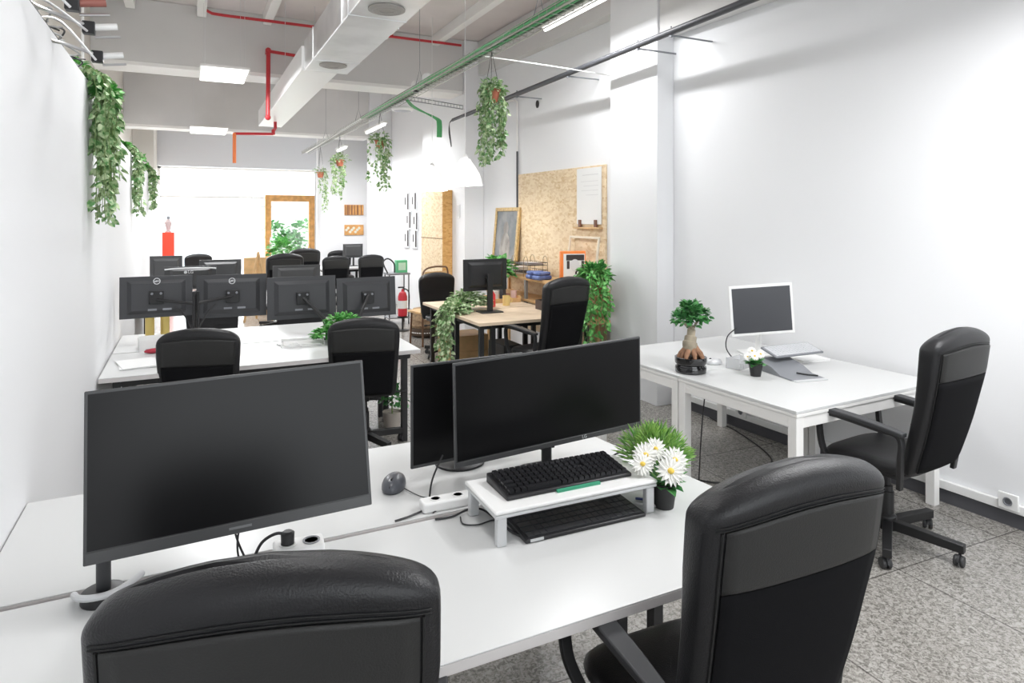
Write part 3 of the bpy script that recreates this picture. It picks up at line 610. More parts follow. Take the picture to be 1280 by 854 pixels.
cable('thin mouse cable trailing from the grey mouse toward the desk gap', [(.70, 2.29, z + .004), (.74, 2.20, z), (.80, 2.17, z), (.79, 2.10, z), (.74, 2.075, z), (.73, 2.068, z)], .002)
cable('thick black cable curving down from the monitor strip to the desk gap', [(.86, 2.33, .83), (.80, 2.27, .775), (.76, 2.19, .746), (.74, 2.12, .745), (.66, 2.08, .745), (.60, 2.065, .745)], .0035)
cable('black cable running from the gap to the riser legs', [(.72, 2.02, z), (.78, 2.015, z), (.84, 2.02, z + .01), (.88, 1.99, z + .01), (.90, 1.88, z), (.91, 1.82, z)], .0035)
cable('black looped cable lying left of the riser', [(.80, 2.0, z), (.79, 1.95, z), (.83, 1.925, z), (.89, 1.93, z), (.885, 1.87, z)], .0025)
cable('cable with plug at the front left foot of the riser', [(.90, 1.90, z), (.905, 1.83, z + .002), (.93, 1.76, z + .001)], .004)
cable('black cable arching at the right end behind the keyboard', [(1.40, 2.10, z + .012), (1.50, 2.12, .80), (1.56, 2.08, .80), (1.57, 2.02, .7445)], .003)
for i, (x, y, x2, y2, lb) in enumerate([(1.37, 1.83, 1.44, 1.765, 'white pen lying right of the lower keyboard'), (1.40, 1.86, 1.475, 1.79, 'blue pen lying beside the daisy pot')]):
    o = MB().tube([(x, y, .7455), (x2, y2, .7455)], .0045, 8).tube([(x2, y2, .7455), (x2 + .008, y2 - .008, .7455)], [.0042, .001], 8).build('pen', WHITEP if i == 0 else mat('blue_pen', (.08, .12, .4), .4)); tag(o, lb, 'pen', 'pens by the riser')
cable('two crossed thin cables hanging below the big monitor', [(.115, 2.03, .92), (.12, 1.98, .84), (.155, 1.93, .76), (.17, 1.875, .745)], .003)
cable('crossed thin cable partner hanging below the big monitor', [(.16, 2.03, .92), (.125, 1.97, .84), (.13, 1.93, .78), (.17, 1.86, .745)], .003)
# socket box with a plug in the gap
t = thing('power_socket_box', 'white desk socket box with a black plug beneath the big monitor', 'socket', (.285, 1.955, .74), R(-5))
MB().box(-.07, .07, -.03, .045, 0, .052).build('housing', WHITEP, t, bevel=.008, seg=3)
for x in (-.03, .035): MB(T(x, .005, .0525)).lathe([(.024, 0), (.024, .0025), (.019, .0025), (.018, 0)], seg=22).build('socket', GREYP if x > 0 else WHITEP, t)
MB().lathe([(.018, .053), (.019, .085), (.012, .09)], c=(-.03, .005, 0), seg=14).tube([(-.03, .005, .078), (-.06, .005, .088), (-.10, .0, .07), (-.125, -.01, .02), (-.13, -.02, .0045)], .0045, 8, 6).build('plug', BLACKP, t)
# white cable tray/box beside the riser
t = thing('power_strip', 'white cable box lying in the gap left of the riser', 'box', (.80, 2.10, .74), R(-2)); MB().box(-.10, .10, -.028, .03, 0, .035).build('housing', WHITEP, t, bevel=.008, seg=3)
for x in (-.05, .03): MB(T(x, 0, .0355)).lathe([(.02, 0), (.02, .002), (.016, .002), (.015, 0)], seg=20).build('socket', WHITEP, t)

# daisies and grass on the front desk
def daisy(m_, mc, c, nrm, r, rnd):
    n = Vector(nrm).normalized(); u = n.orthogonal().normalized(); v = n.cross(u)
    for ring, (k, rr, l) in enumerate(((18, r, .0), (14, r * .78, .003))):
        for i in range(k):
            a = 2 * PI * i / k + ring * .2; d = u * math.cos(a) + v * math.sin(a); m_.leaf(Vector(c) + n * l + d * r * .15, d + n * rnd.uniform(-.1, .25), n, rr * .85, r * .26, False)
    mc.ball(Vector(c) + n * .003, r * .22, 1, 1, .8, 10)
def daisy_pot(label, loc, s, heads, seed, leafcol=LEAFD):
    rnd = random.Random(seed); t = thing('potted_daisies', label, 'plant', loc)
    MB().lathe([(.032 * s, 0), (.033 * s, .003), (.043 * s, .075 * s), (.046 * s, .076 * s), (.046 * s, .086 * s), (.041 * s, .086 * s), (.040 * s, .076 * s)], seg=28).build('pot', POTM, t)
    MB().lathe([(.001, .076 * s), (.041 * s, .078 * s)], seg=20, close=False).build('soil', SOIL, t, flat=True)
    lm = MB(); sm = MB(); pm = MB(); cm = MB()
    for i in range(26):
        a = rnd.uniform(0, 2 * PI); d = Vector((math.cos(a), math.sin(a), rnd.uniform(-.1, .9))); lm.leaf(Vector((0, 0, .082 * s)) + Vector((d.x, d.y, 0)) * .012 * s, d, Vector((0, 0, 1)), rnd.uniform(.05, .085) * s, rnd.uniform(.035, .05) * s, False)
    for (x, y, zz_, r) in heads:
        nn = (x * .8 - .25, y * .6 - .75, .6); sm.tube([(x * .1, y * .1, .08 * s), (x * .6, y * .6, zz_ * .8), (x, y, zz_)], .002 * s, 6, 4); pm = MB(); cm = MB(); daisy(pm, cm, (x, y, zz_), nn, r, rnd); fl = pm.build('flower', PETAL, t, flat=True); cm.build('flower_centre', YELLOW, fl)
    sm.build('stem', STEM, t); lm.build('foliage', leafcol, t, flat=True); return t
daisy_pot('white daisies in a small black pot on the front desk', (1.455, 1.775, .74), 1.0, [(-.005, -.04, .135, .054), (-.04, .05, .165, .048), (.055, .01, .145, .050), (-.075, .02, .15, .042), (.01, .06, .175, .044), (.065, .04, .13, .044)], 5)
daisy_pot('small pot of pale daisies beside the laptop dock on the right table', (3.165, 2.985, .74), .95, [(-.03, -.02, .13, .032), (.03, -.01, .135, .032), (0, .03, .15, .032), (-.05, .02, .12, .026), (.055, .02, .12, .026)], 9)
t = thing('artificial_grass_plant', 'feathery lime green grass plant behind the daisies', 'plant', (1.53, 1.92, .74)); rnd = random.Random(7)
MB().lathe([(.035, 0), (.036, .003), (.045, .06), (.042, .06), (.04, .05)], seg=24).build('pot', mat('grey_pot', (.35, .35, .34), .6), t); gm = MB()
for i in range(900):
    a = rnd.uniform(0, 2 * PI); e = rnd.uniform(.15, 1.5); r = .06 + .095 * rnd.random() ** .5; d = Vector((math.cos(a) * math.cos(e) * 1.05, math.sin(a) * math.cos(e) * 1.05, math.sin(e)))
    p = Vector((0, 0, .085)) + d * r * .75; gm.leaf(p, d + Vector((rnd.uniform(-.5, .5), rnd.uniform(-.5, .5), rnd.uniform(-.2, .5))), Vector((rnd.uniform(-1, 1), rnd.uniform(-1, 1), 1)), rnd.uniform(.03, .055), .0045, False)
gm.build('foliage', GRASS, t, flat=True)
sm = MB(); [sm.tube([(0, 0, .05), (.09 * math.cos(k), .09 * math.sin(k), .13 + .02 * (k % 3))], .0015, 5) for k in range(12)]; sm.build('stem', STEM, t)

# ------------------------------------------------------------------ right table objects
t = thing('bonsai_tree', 'ficus bonsai with swollen trunk in a round black pot', 'plant', (2.875, 3.245, .74), R(20)); rnd = random.Random(11)
MB().lathe([(.088, 0), (.096, .004), (.098, .03), (.095, .04), (.088, .042), (.086, .05), (.096, .058), (.099, .065), (.100, .098), (.094, .10), (.086, .096), (.084, .085)], seg=36).build('pot', CERAM, t)
MB().lathe([(.001, .09), (.086, .086)], seg=24, close=False).build('soil', SOIL, t, flat=True)
rm = MB()
for i in range(11):
    a = 2 * PI * i / 11 + rnd.uniform(-.2, .2); q = rnd.uniform(.055, .075); rm.tube([(.015 * math.cos(a), .015 * math.sin(a), .19), (.035 * math.cos(a), .035 * math.sin(a), .15), (q * math.cos(a), q * math.sin(a), .11), (q * 1.1 * math.cos(a), q * 1.1 * math.sin(a), .085)], [.012, .018, .017, .013, .010], 9, 4)
rm.build('roots', ROOT, t)
MB().tube([(0, 0, .12), (-.005, 0, .15), (-.012, .0, .18), (-.004, 0, .21), (.006, 0, .25), (.012, 0, .29)], [.035, .044, .046, .038, .026, .017], 16, 5).tube([(.0, 0, .14), (.035, .01, .17), (.03, .01, .21), (.012, 0, .25)], [.02, .028, .022, .012], 12, 5).tube([(.01, 0, .26), (-.04, .02, .31), (-.09, .02, .33)], [.012, .008, .004], 8, 4).tube([(.01, 0, .26), (.05, -.02, .32), (.08, -.03, .35)], [.012, .008, .004], 8, 4).tube([(.01, 0, .28), (.01, .01, .34), (0, .02, .38)], [.012, .008, .004], 8, 4).build('trunk', BARK, t)
lm = MB()
for c, r, n in (((0, 0, .36), .10, 190), ((-.085, .02, .335), .065, 90), ((.075, -.02, .345), .075, 110), ((.02, .0, .31), .06, 30), ((0, .01, .40), .07, 70), ((-.04, -.03, .38), .07, 60)): crown(lm, rnd, c, r, n, .036, .8, False)
for i in range(8): lm.leaf((-.12 - .005 * i, .0, .34 + rnd.uniform(-.01, .01)), (-1, rnd.uniform(-.4, .4), rnd.uniform(-.4, .1)), (0, 0, 1), .045, .014, False)
lm.build('foliage', LEAFD, t, flat=True)
# keyboard resting on a grey laptop dock
t = thing('laptop_dock', 'grey wedge shaped laptop dock tilted under the white keyboard', 'dock', (3.40, 2.93, .74), R(-10))
def wedge(m_, w_, prof):
    n = len(prof); m_.add([(x, y, z) for x in (-w_ / 2, w_ / 2) for y, z in prof], [tuple(range(n)), tuple(range(n, 2 * n))[::-1]] + [(i, (i + 1) % n, n + (i + 1) % n, n + i) for i in range(n)]); return m_
wedge(MB(), .24, [(-.15, 0), (.16, 0), (.19, .06), (.17, .075), (.02, .045), (-.06, .012), (-.17, .006)]).build('body', GREYP, t, bevel=.006)
MB().box(-.115, .115, -.20, -.155, 0, .006).build('lip', SILVER, t, bevel=.003)
MB().tube([(.0, -.06, .02), (.05, -.1, .014), (.10, -.13, .012)], .005, 8, 4).build('pen_rest', BLACKP, t)
t = thing('keyboard', 'slim white keyboard tilted on the grey dock', 'keyboard', (3.56, 3.05, .848), R(8)); t.rotation_euler = (R(17), 0, R(-2)); keyboard(t, .42, .14, 0, False, GREYP, mat('pale_keycap', (.62, .63, .65), .4), 16, 6, .002)
t = thing('computer_mouse', 'x', 'mouse'); bpy.data.objects.remove(t)
mouse('white mouse at the foot of the silver framed monitor', (3.93, 3.33, .74), R(30), WHITEP, SILVER)
mouse('grey white mouse between the bonsai and the pale daisies', (3.17, 3.35, .74), R(70), SILVER, BLACKP)
t = thing('clear_acrylic_box', 'clear crumpled plastic packaging behind the pale daisies', 'packaging', (3.27, 3.21, .74), R(15)); gl = mat('clear_plastic', (.95, .96, .97), .08, trans=.6)
MB().box(-.10, -.098, -.05, .05, 0, .07).box(.08, .082, -.05, .05, 0, .06).box(-.098, .08, .048, .05, 0, .065).box(-.098, .08, -.05, .05, 0, .002).build('tray', gl, t, bevel=.001)
MB().tube([(-.09, -.05, .06), (-.03, -.055, .07), (.03, -.05, .055), (.08, -.05, .06)], .004, 6, 4).tube([(-.05, -.05, .0), (-.05, -.052, .06)], .003, 6).build('fold', gl, t)
cable('black cable looping left of the silver framed monitor down to the table', [(3.44, 3.42, .95), (3.36, 3.42, .90), (3.33, 3.40, .82), (3.37, 3.36, .75), (3.46, 3.35, .745), (3.55, 3.36, .745)], .004)
t = thing('usb_hub', 'small black hub beneath the silver framed monitor', 'hub', (3.70, 3.27, .74), R(-20)); MB().box(-.04, .04, -.015, .015, 0, .018).build('body', BLACKP, t, bevel=.004); MB().tube([(-.04, 0, .009), (-.09, .02, .006), (-.16, .03, .0055)], .003, 6, 4).build('cord', BLACKP, t)
t = thing('notebook', 'white notebook lying right of the monitor foot', 'notebook', (3.86, 3.16, .74), R(-10)); MB().box(-.11, .11, -.07, .07, .002, .012).build('pages', PAPER, t); MB().box(-.113, .113, -.073, .073, 0, .002).box(-.113, .113, -.073, .073, .012, .014).build('cover', WHITEP, t, bevel=.001)
cable('thin black cable hanging from the right table to the floor', [(2.86, 3.1, .64), (2.85, 3.12, .4), (2.86, 3.15, .15), (2.90, 3.2, .006), (3.0, 3.3, .006)], .004)
cable('black cable lying across the grey floor tiles under the right table', [(2.98, 3.33, .006), (3.08, 3.22, .006), (3.22, 3.2, .006), (3.5, 3.25, .006), (3.75, 3.4, .006), (3.95, 3.9, .006), (4.02, 4.3, .006)], .005)

# ------------------------------------------------------------------ second row objects
def papers(label, loc, rz, w_, d_, h, m=PAPER, name='paper_stack', cat='papers'):
    t = thing(name, label, cat, loc, rz); rnd = random.Random(int(h * 1e4)); n = max(2, int(h / .004))
    for k in range(min(n, 5)):
        a = rnd.uniform(-.08, .08); zz0 = h * k / min(n, 5); MB(RZ(a)).box(-w_ / 2, w_ / 2, -d_ / 2, d_ / 2, zz0, h * (k + 1) / min(n, 5) - .0006).build('sheet', m, t)
    return t
papers('white papers nearest the edge of the second row desk by the left wall', (-.30, 5.05, .74), .15, .22, .31, .012)
t = thing('open_box', 'small white open carton on the second row desk by the left wall', 'box', (-.20, 5.62, .74), .1)
MB().box(-.13, .13, -.10, -.097, 0, .085).box(-.13, .13, .097, .10, 0, .085).box(-.13, -.127, -.10, .10, 0, .085).box(.127, .13, -.10, .10, 0, .085).box(-.127, .127, -.097, .097, 0, .003).build('carton', PAPER, t)
t = thing('red_pouch', 'dark red pouch lying before the white carton', 'pouch', (-.22, 5.42, .74), .2); MB().ball((0, 0, .018), .05, 1.3, .7, .36, 16).build('bag', mat('dark_red_cloth', (.38, .03, .05), .8, bump=.4, bscale=40), t); MB().tube([(-.055, 0, .033), (.055, 0, .033)], .002, 6).build('zip', GREYP, t)
papers('loose white papers with a pen right of the red pouch', (-.03, 5.25, .74), -.3, .21, .29, .008)
t = thing('document_tray', 'white paper holder beneath the third monitor back', 'tray', (.80, 5.30, .74), -.1); MB().box(-.16, .16, -.11, .11, 0, .004).box(-.16, -.156, -.11, .11, 0, .03).box(.156, .16, -.11, .11, 0, .03).box(-.16, .16, .106, .11, 0, .03).build('tray', WHITEP, t, bevel=.001); MB().box(-.14, .14, -.09, .09, .005, .015).build('sheet', PAPER, t)
cable('white cable coil under the third monitor back', [(.62, 5.35, .745), (.66, 5.28, .745), (.74, 5.22, .765), (.78, 5.17, .745)], .004, WHITEP)
cable('black power cables dropping behind the tray under the third monitor', [(.98, 5.52, .93), (1.0, 5.45, .84), (1.03, 5.38, .79), (1.02, 5.28, .747), (1.08, 5.24, .7455)], .005)
t = thing('potted_fern', 'bright green leafy plant in a clay pot between the second row monitors', 'plant', (1.13, 5.27, .74)); rnd = random.Random(21)
MB().lathe([(.045, 0), (.046, .003), (.062, .085), (.068, .085), (.068, .10), (.060, .10), (.058, .085)], seg=24).build('pot', mat('tan_pot', (.50, .36, .22), .7), t); MB().lathe([(.001, .09), (.06, .09)], seg=16, close=False).build('soil', SOIL, t, flat=True)
lm = MB(); crown(lm, rnd, (-.02, 0, .13), .16, 480, .034, .6); crown(lm, rnd, (-.17, -.03, .07), .11, 220, .032, .5); lm.build('foliage', LEAFB, t, flat=True)
sm = MB(); [sm.tube([(0, 0, .08), (.08 * math.cos(k * .7), .08 * math.sin(k * .7), .16), (.15 * math.cos(k * .7) - .05, .13 * math.sin(k * .7), .12)], .002, 5, 4) for k in range(9)]; sm.build('stem', STEM, t)
t = thing('potted_plant', 'small trailing plant on the floor behind the right second row chair', 'plant', (1.50, 5.25, .0)); MB().lathe([(.06, 0), (.08, .14), (.074, .14), (.07, .12)], seg=20).build('pot', mat('stone_pot', (.5, .45, .40), .8), t); lm = MB(); crown(lm, random.Random(5), (0, 0, .24), .14, 120, .05, .9); lm.build('foliage', LEAFD, t, flat=True)
MB().tube([(0, 0, .1), (0, 0, .3)], .006, 6).build('stem', STEM, t)
# gold and dark bottles on second row's far side
for i, (x, y, mt, lb) in enumerate([(-.28, 6.15, 'gold', 'left gold rolled bag standing behind the leftmost monitor'), (-.17, 6.18, 'gold', 'right gold rolled bag standing behind the leftmost monitor')]):
    t = thing('gold_roll', lb, 'roll', (x, y, .74)); MB().lathe([(.03, 0), (.034, .01), (.034, .2), (.03, .21)], seg=16).build('roll', mat('gold_foil', (.62, .48, .16), .35, .6), t); MB().lathe([(.012, .21), (.012, .235)], seg=12).build('cap', BLACKP, t)

# ------------------------------------------------------------------ oak desk, shelves, right wall
t = thing('trailing_pothos', 'leafy pothos spilling over the near left corner of the oak desk', 'plant', (2.66, 6.52, .74)); rnd = random.Random(31)
MB().lathe([(.06, 0), (.062, .003), (.075, .09), (.07, .09), (.068, .08)], seg=24).build('pot', POTM, t)
P = []
for k in range(26):
    a = rnd.uniform(PI * .7, PI * 1.5); ln = rnd.uniform(.2, .74); ox = -.30 + rnd.uniform(-.05, .02); oy = rnd.uniform(-.42, -.05)
    P.append([(0, 0, .09), (ox * .4, oy * .4, .15), (ox * .85, oy * .9, .06), (ox, oy, -.02)] + [(ox + rnd.uniform(-.03, .02), oy + rnd.uniform(-.03, .03), -.02 - ln * q / 2) for q in (1, 2)])
strand_plant(t, rnd, P, LEAFP, .046, .024, .015)
lm = MB(); crown(lm, rnd, (.0, -.06, .10), .20, 420, .045, .6); crown(lm, rnd, (-.2, -.22, .03), .16, 240, .045, .5); crown(lm, rnd, (.18, -.02, .06), .12, 140, .045, .5); lm.build('crown', LEAFP, t, flat=True)
# pedestal drawers under the oak desk
t = thing('drawer_pedestal', 'honey wooden drawer cabinet on the floor under the oak desk', 'cabinet', (2.86, 7.0, 0)); MB().box(-.26, .20, -.2, .2, .06, .40).build('body', WOODB, t, bevel=.003)
for k in range(2): MB().box(-.25, .19, -.212, -.201, .08 + k * .16, .225 + k * .16).build('drawer', WOODB, t, bevel=.002)
MB().box(-.25, .19, -.19, .19, 0, .055).build('plinth', BLACKM, t)
t = thing('computer_tower', 'black computer tower under the oak desk behind the near legs', 'computer', (2.98, 6.2, 0)); MB().box(-.1, .1, -.2, .2, .02, .42).build('case', BLACKP, t, bevel=.006); MB().box(-.09, .09, -.212, -.2005, .04, .40).build('front_panel', DARKP, t, bevel=.003); MB().box(-.08, .08, -.18, .18, 0, .0195).build('feet', BLACKM, t)
# things on the oak desk
def bottle(lb, loc, m, h=.17, r=.03, capm=WHITEP):
    t = thing('bottle', lb, 'bottle', loc); MB().lathe([(r, 0), (r, h * .65), (r * .45, h * .8), (r * .4, h * .86)], seg=18).build('body', m, t); MB().lathe([(r * .48, h * .86), (r * .48, h)], seg=14).build('cap', capm, t)
bottle('red bottle on the oak desk just right of the monitor stand', (3.02, 6.60, .74), mat('red_plastic', (.75, .05, .06), .35), .2, .035)
t = thing('mug', 'yellow mug on the oak desk', 'mug', (3.20, 6.62, .74)); MB().lathe([(.04, 0), (.042, .11), (.038, .11), (.036, .01)], seg=22).build('cup', mat('yellow_glaze', (.80, .62, .25), .4), t); MB().tube([(.04, 0, .085), (.068, 0, .075), (.068, 0, .04), (.04, 0, .03)], .006, 8, 4).build('handle', MATS['yellow_glaze'], t)
box_cols = [((.35, .12, .08), 'brown box'), ((.75, .70, .66), 'pale box'), ((.04, .04, .05), 'black box'), ((.55, .30, .22), 'tan box'), ((.8, .55, .5), 'pink box')]
tray = thing('wooden_tray', 'wooden tray of small boxes and jars on the oak desk', 'tray', (3.30, 6.95, .74)); MB().box(-.19, .19, -.13, .13, 0, .012).box(-.19, -.18, -.13, .13, .012, .07).box(.18, .19, -.13, .13, .012, .07).box(-.18, .18, -.13, -.12, .012, .05).box(-.18, .18, .12, .13, .012, .07).build('tray', WOODB, tray, bevel=.002)
for i, (c, nm) in enumerate(box_cols):
    t = thing('small_box', nm + (' in the wooden tray on the oak desk'), 'box', (3.16 + i * .072, 6.93 + (i % 2) * .05, .752), .2 * i); h = .07 + .03 * (i % 3); mm = mat('carton_' + nm.split()[0], c, .6); MB().box(-.025, .025, -.03, .03, 0, h).build('carton', mm, t, bevel=.002); MB().box(-.026, .026, -.031, .031, h, h + .012).build('lid', mm, t, bevel=.002)
t = thing('desk_organizer', 'dark organiser box near the right end of the oak desk', 'organiser', (3.42, 6.15, .74)); MB().box(-.06, .06, -.08, -.075, 0, .1).box(-.06, .06, .075, .08, 0, .1).box(-.06, -.055, -.075, .075, 0, .1).box(.055, .06, -.075, .075, 0, .1).box(-.055, .055, -.075, .075, 0, .004).build('box', mat('dark_brown_box', (.06, .04, .035), .5), t)
# shelf unit along the OSB wall
t = thing('wooden_shelf_unit', 'long pine shelf unit under the strand board holding trays and prints', 'shelf', (3.72, 6.6, 0))
for z_ in (.99, .74): MB().box(-.17, .17, -.82, 1.35, z_, z_ + .03).build('shelf_board', WOODB, t, bevel=.003)
for z_ in (.93, .65): MB().box(-.15, .15, -1.08, -.83, z_, z_ + .028).build('side_board', WOODB, t, bevel=.003)
for y in (-.80, .25, 1.32): MB().box(-.165, -.135, y - .02, y + .02, 0, .99).box(.135, .165, y - .02, y + .02, 0, .99).build('upright', mat('grey_upright', (.3, .3, .3), .5) if y == .25 else WOODB, t)
MB().box(-.155, -.125, -1.06, -1.02, 0, .93).build('upright', BLACKM, t)
MB().prism([(.16, -1.08), (.172, -1.08), (.172, 1.35), (.16, 1.35)], .765, .99).build('back_panel', OSB, t)
o = MB().prism([(wx(5.80) - .03, 5.80), (wx(5.80) - .003, 5.80), (wx(7.70) - .003, 7.70), (wx(7.70) - .03, 7.70)], .3, 2.29).build('strand_board_sheet', OSB, bevel=.002); tag(o, 'large strand board panel fixed to the right wall above the shelf', 'panel')
t = thing('hanging_paper_board', 'white paper sheet held by two clips on the strand board', 'paper', (wx(6.08) - .034, 6.08, 1.65), R(2.06))
MB().box(-.012, -.002, -.23, .23, 0, .62).build('sheet', PAPER, t, bevel=.002)
MB().box(-.0125, -.0121, -.18, .12, .54, .548).box(-.0125, -.0121, -.18, .15, .47, .475).box(-.0125, -.0121, -.18, .1, .42, .425).box(-.0125, -.0121, -.18, .14, .37, .375).box(-.0125, -.0121, -.18, .05, .32, .325).build('faint_lines', mat('faint_grey_print', (.68, .68, .68), .8), t)
MB().box(-.05, -.002, -.25, .25, -.05, -.03).build('ledge', WOODB, t, bevel=.002)
for y in (-.14, .16): MB().box(-.03, -.005, y - .02, y + .02, -.03, .05).build('clip', mat('brown_clip', (.18, .08, .05), .5), t, bevel=.003)
t = thing('picture_frame', 'gilt framed dim portrait leaning on the shelf against the wall', 'picture', (3.82, 7.62, 1.022)); t.rotation_euler = (0, R(5), R(1))
MB().box(-.02, .02, 0, .05, 0, .84).box(-.02, .02, .66, .71, 0, .84).box(-.02, .02, .05, .66, 0, .05).box(-.02, .02, .05, .66, .79, .84).build('frame', GILT, t, bevel=.006)
c_ = mat('dim_canvas', (.30, .30, .30), .6, col2=(.17, .19, .20), vscale=4); cv = MB().box(-.005, .01, .045, .665, .045, .795).build('canvas', c_, t)
m_ = MB(); m_.ball((-.008, .36, .56), .075, .05, 1, 1.2).ball((-.008, .36, .28), .15, .03, 1, 1.5); m_.build('painted_figure', mat('faint_figure', (.42, .39, .36), .7, var=.4, vscale=6), cv)
t = thing('empty_frame', 'empty pale wooden frame leaning on the strand board', 'frame', (3.84, 5.80, 1.022)); t.rotation_euler = (0, R(7), 0); h = .5; w_ = .60
MB().box(-.01, .01, 0, .025, 0, h).box(-.01, .01, w_ - .025, w_, 0, h).box(-.01, .01, .025, w_ - .025, 0, .025).box(-.01, .01, .025, w_ - .025, h - .025, h).build('frame', mat('pale_pine', (.75, .66, .52), .5), t, bevel=.003)
t = thing('poster_board', 'orange sided board with a black and white face print on the shelf', 'poster', (3.85, 5.99, 1.022), R(75)); t.scale = (1, .74, .95)

MB().box(0, .06, .0, .38, 0, .36).build('block', mat('orange_card', (.92, .25, .05), .5), t, bevel=.012, seg=3)
MB().box(-.004, -.0005, .02, .34, .02, .33).build('print', PAPER, t)
m_ = MB(T(-.005, 0, 0) @ RY(-PI / 2)); m_.lathe([(.045, 0), (.045, .002)], c=(.11, .12, 0), seg=24); m_.box(.255, .32, .03, .30, 0, .0015).box(.16, .25, .03, .07, 0, .0015).box(.16, .25, .25, .29, 0, .0015)
m_.build('dark_shapes', mat('print_black', (.04, .03, .03), .6), t); MB(T(-.007, 0, 0) @ RY(-PI / 2)).lathe([(.07, -.0015), (.07, 0)], c=(.20, .17, 0), seg=24).lathe([(.02, 0), (.02, .002)], c=(.11, .12, 0), seg=16).build('pale_shapes', mat('print_grey', (.75, .75, .76), .6), t)
t = thing('white_storage_box', 'white box lying on the shelf right of the print', 'box', (3.70, 5.86, 1.022), 0); bpy.data.objects.remove(t)
t = thing('white_storage_box', 'low white box on the small side shelf by the big trailing plant', 'box', (3.66, 5.62, .9605)); MB().box(-.1, .1, -.07, .15, 0, .15).build('box', PAPER, t, bevel=.003); MB().box(-.103, .103, -.073, .153, .151, .175).build('lid', PAPER, t, bevel=.003)
t = thing('wire_letter_tray', 'black wire letter trays stacked on the shelf', 'tray', (3.68, 6.98, 1.0215))
for k in range(2):
    m_ = MB(); zb = .05 + k * .09
    for y in [(-.22 + i * .055) for i in range(9)]: m_.tube([(-.13, y, zb + .03), (-.13, y, zb), (.13, y, zb), (.13, y, zb + .03)], .002, 4)
    for x in (-.13, 0, .13): m_.tube([(x, -.22, zb), (x, .22, zb)], .002, 4)
    m_.tube([(-.13, -.22, zb + .03), (-.13, .22, zb + .03), (.13, .22, zb + .03), (.13, -.22, zb + .03), (-.13, -.22, zb + .03)], .003, 5); m_.build('tray', BLACKM, t)
m_ = MB()
for y in (-.16, .16): m_.tube([(-.13, y - .06, 0), (-.13, y - .05, .2), (-.13, y, .245), (-.13, y + .05, .2), (-.13, y + .06, 0)], .0035, 6, 4); m_.tube([(.13, y - .06, 0), (.13, y - .05, .2), (.13, y, .245), (.13, y + .05, .2), (.13, y + .06, 0)], .0035, 6, 4)
m_.build('wire_arch', mat('brass_wire', (.35, .26, .16), .4, .6), t)
papers('magazines in the upper wire letter tray', (3.68, 6.98, 1.166), .1, .2, .3, .02, mat('grey_magazine', (.45, .42, .42), .6), 'magazine_pile')
papers('pale magazines beside the wire trays, left end of the shelf', (3.70, 7.42, 1.0215), .1, .22, .3, .09, mat('pale_magazine', (.62, .58, .55), .6), 'magazine_pile')
for i, (y, lb) in enumerate(((6.50, 'folded blue cloth on the shelf nearest the orange print'), (6.66, 'folded blue cloth on the shelf beside the wire trays'))):
    t = thing('folded_cloth', lb, 'cloth', (3.59, y, 1.0215), .15 - .3 * i); MB().box(-.1, .1, -.065, .065, 0, .05).build('lower_fold', BLUE, t, bevel=.02, seg=3); MB(RZ(.15)).box(-.09, .09, -.06, .06, .051, .09).build('upper_fold', BLUE, t, bevel=.018, seg=3)
t = thing('trailing_pothos', 'tall green pothos falling from the side shelf beside the pilaster', 'plant', (3.62, 5.42, 1.0)); rnd = random.Random(41)
t.location.z = .9605; MB().lathe([(.055, 0), (.075, .14), (.07, .14), (.068, .12)], seg=22).build('pot', TERRA, t)
P = []
for k in range(34):
    a = rnd.uniform(PI * .55, PI * 1.75); q = rnd.uniform(.12, .2); cx, cy = q * math.cos(a) - .04, q * 1.1 * math.sin(a); ln = rnd.uniform(.2, .75)
    P.append([(0, 0, .14), (cx * .5, cy * .5, .26), (cx, cy, .14), (cx + rnd.uniform(-.02, .02), cy, .14 - ln * .5), (cx + rnd.uniform(-.03, .03), cy + rnd.uniform(-.04, .04), .14 - ln)])
strand_plant(t, rnd, P, LEAFB, .046, .022, .018); lm = MB(); crown(lm, rnd, (-.03, 0, .18), .17, 420, .048, .9); lm.build('crown', mat('mid_green_leaf', (.03, .20, .04), .5, col2=(.20, .50, .14), vscale=24), t, flat=True)
t = thing('potted_plant', 'green pothos on the shelf just left of the gilt frame', 'plant', (3.50, 7.9, 1.0215)); t.location = (3.66, 7.82, 1.022)
t.location = (3.35, 7.62, .74); MB().lathe([(.07, 0), (.085, .16), (.08, .16), (.078, .14)], seg=22).build('pot', mat('grey_pot', (.35, .35, .34), .6), t); t.location = (3.33, 7.16, .74)
lm = MB(); crown(lm, random.Random(6), (0, 0, .34), .22, 330, .07, .8); lm.build('foliage', mat('mid_green_leaf', (.07, .38, .08), .5), t, flat=True); sm = MB(); [sm.tube([(0, 0, .13), (.12 * math.cos(k), .12 * math.sin(k), .36)], .003, 5) for k in range(8)]; sm.build('stem', STEM, t)
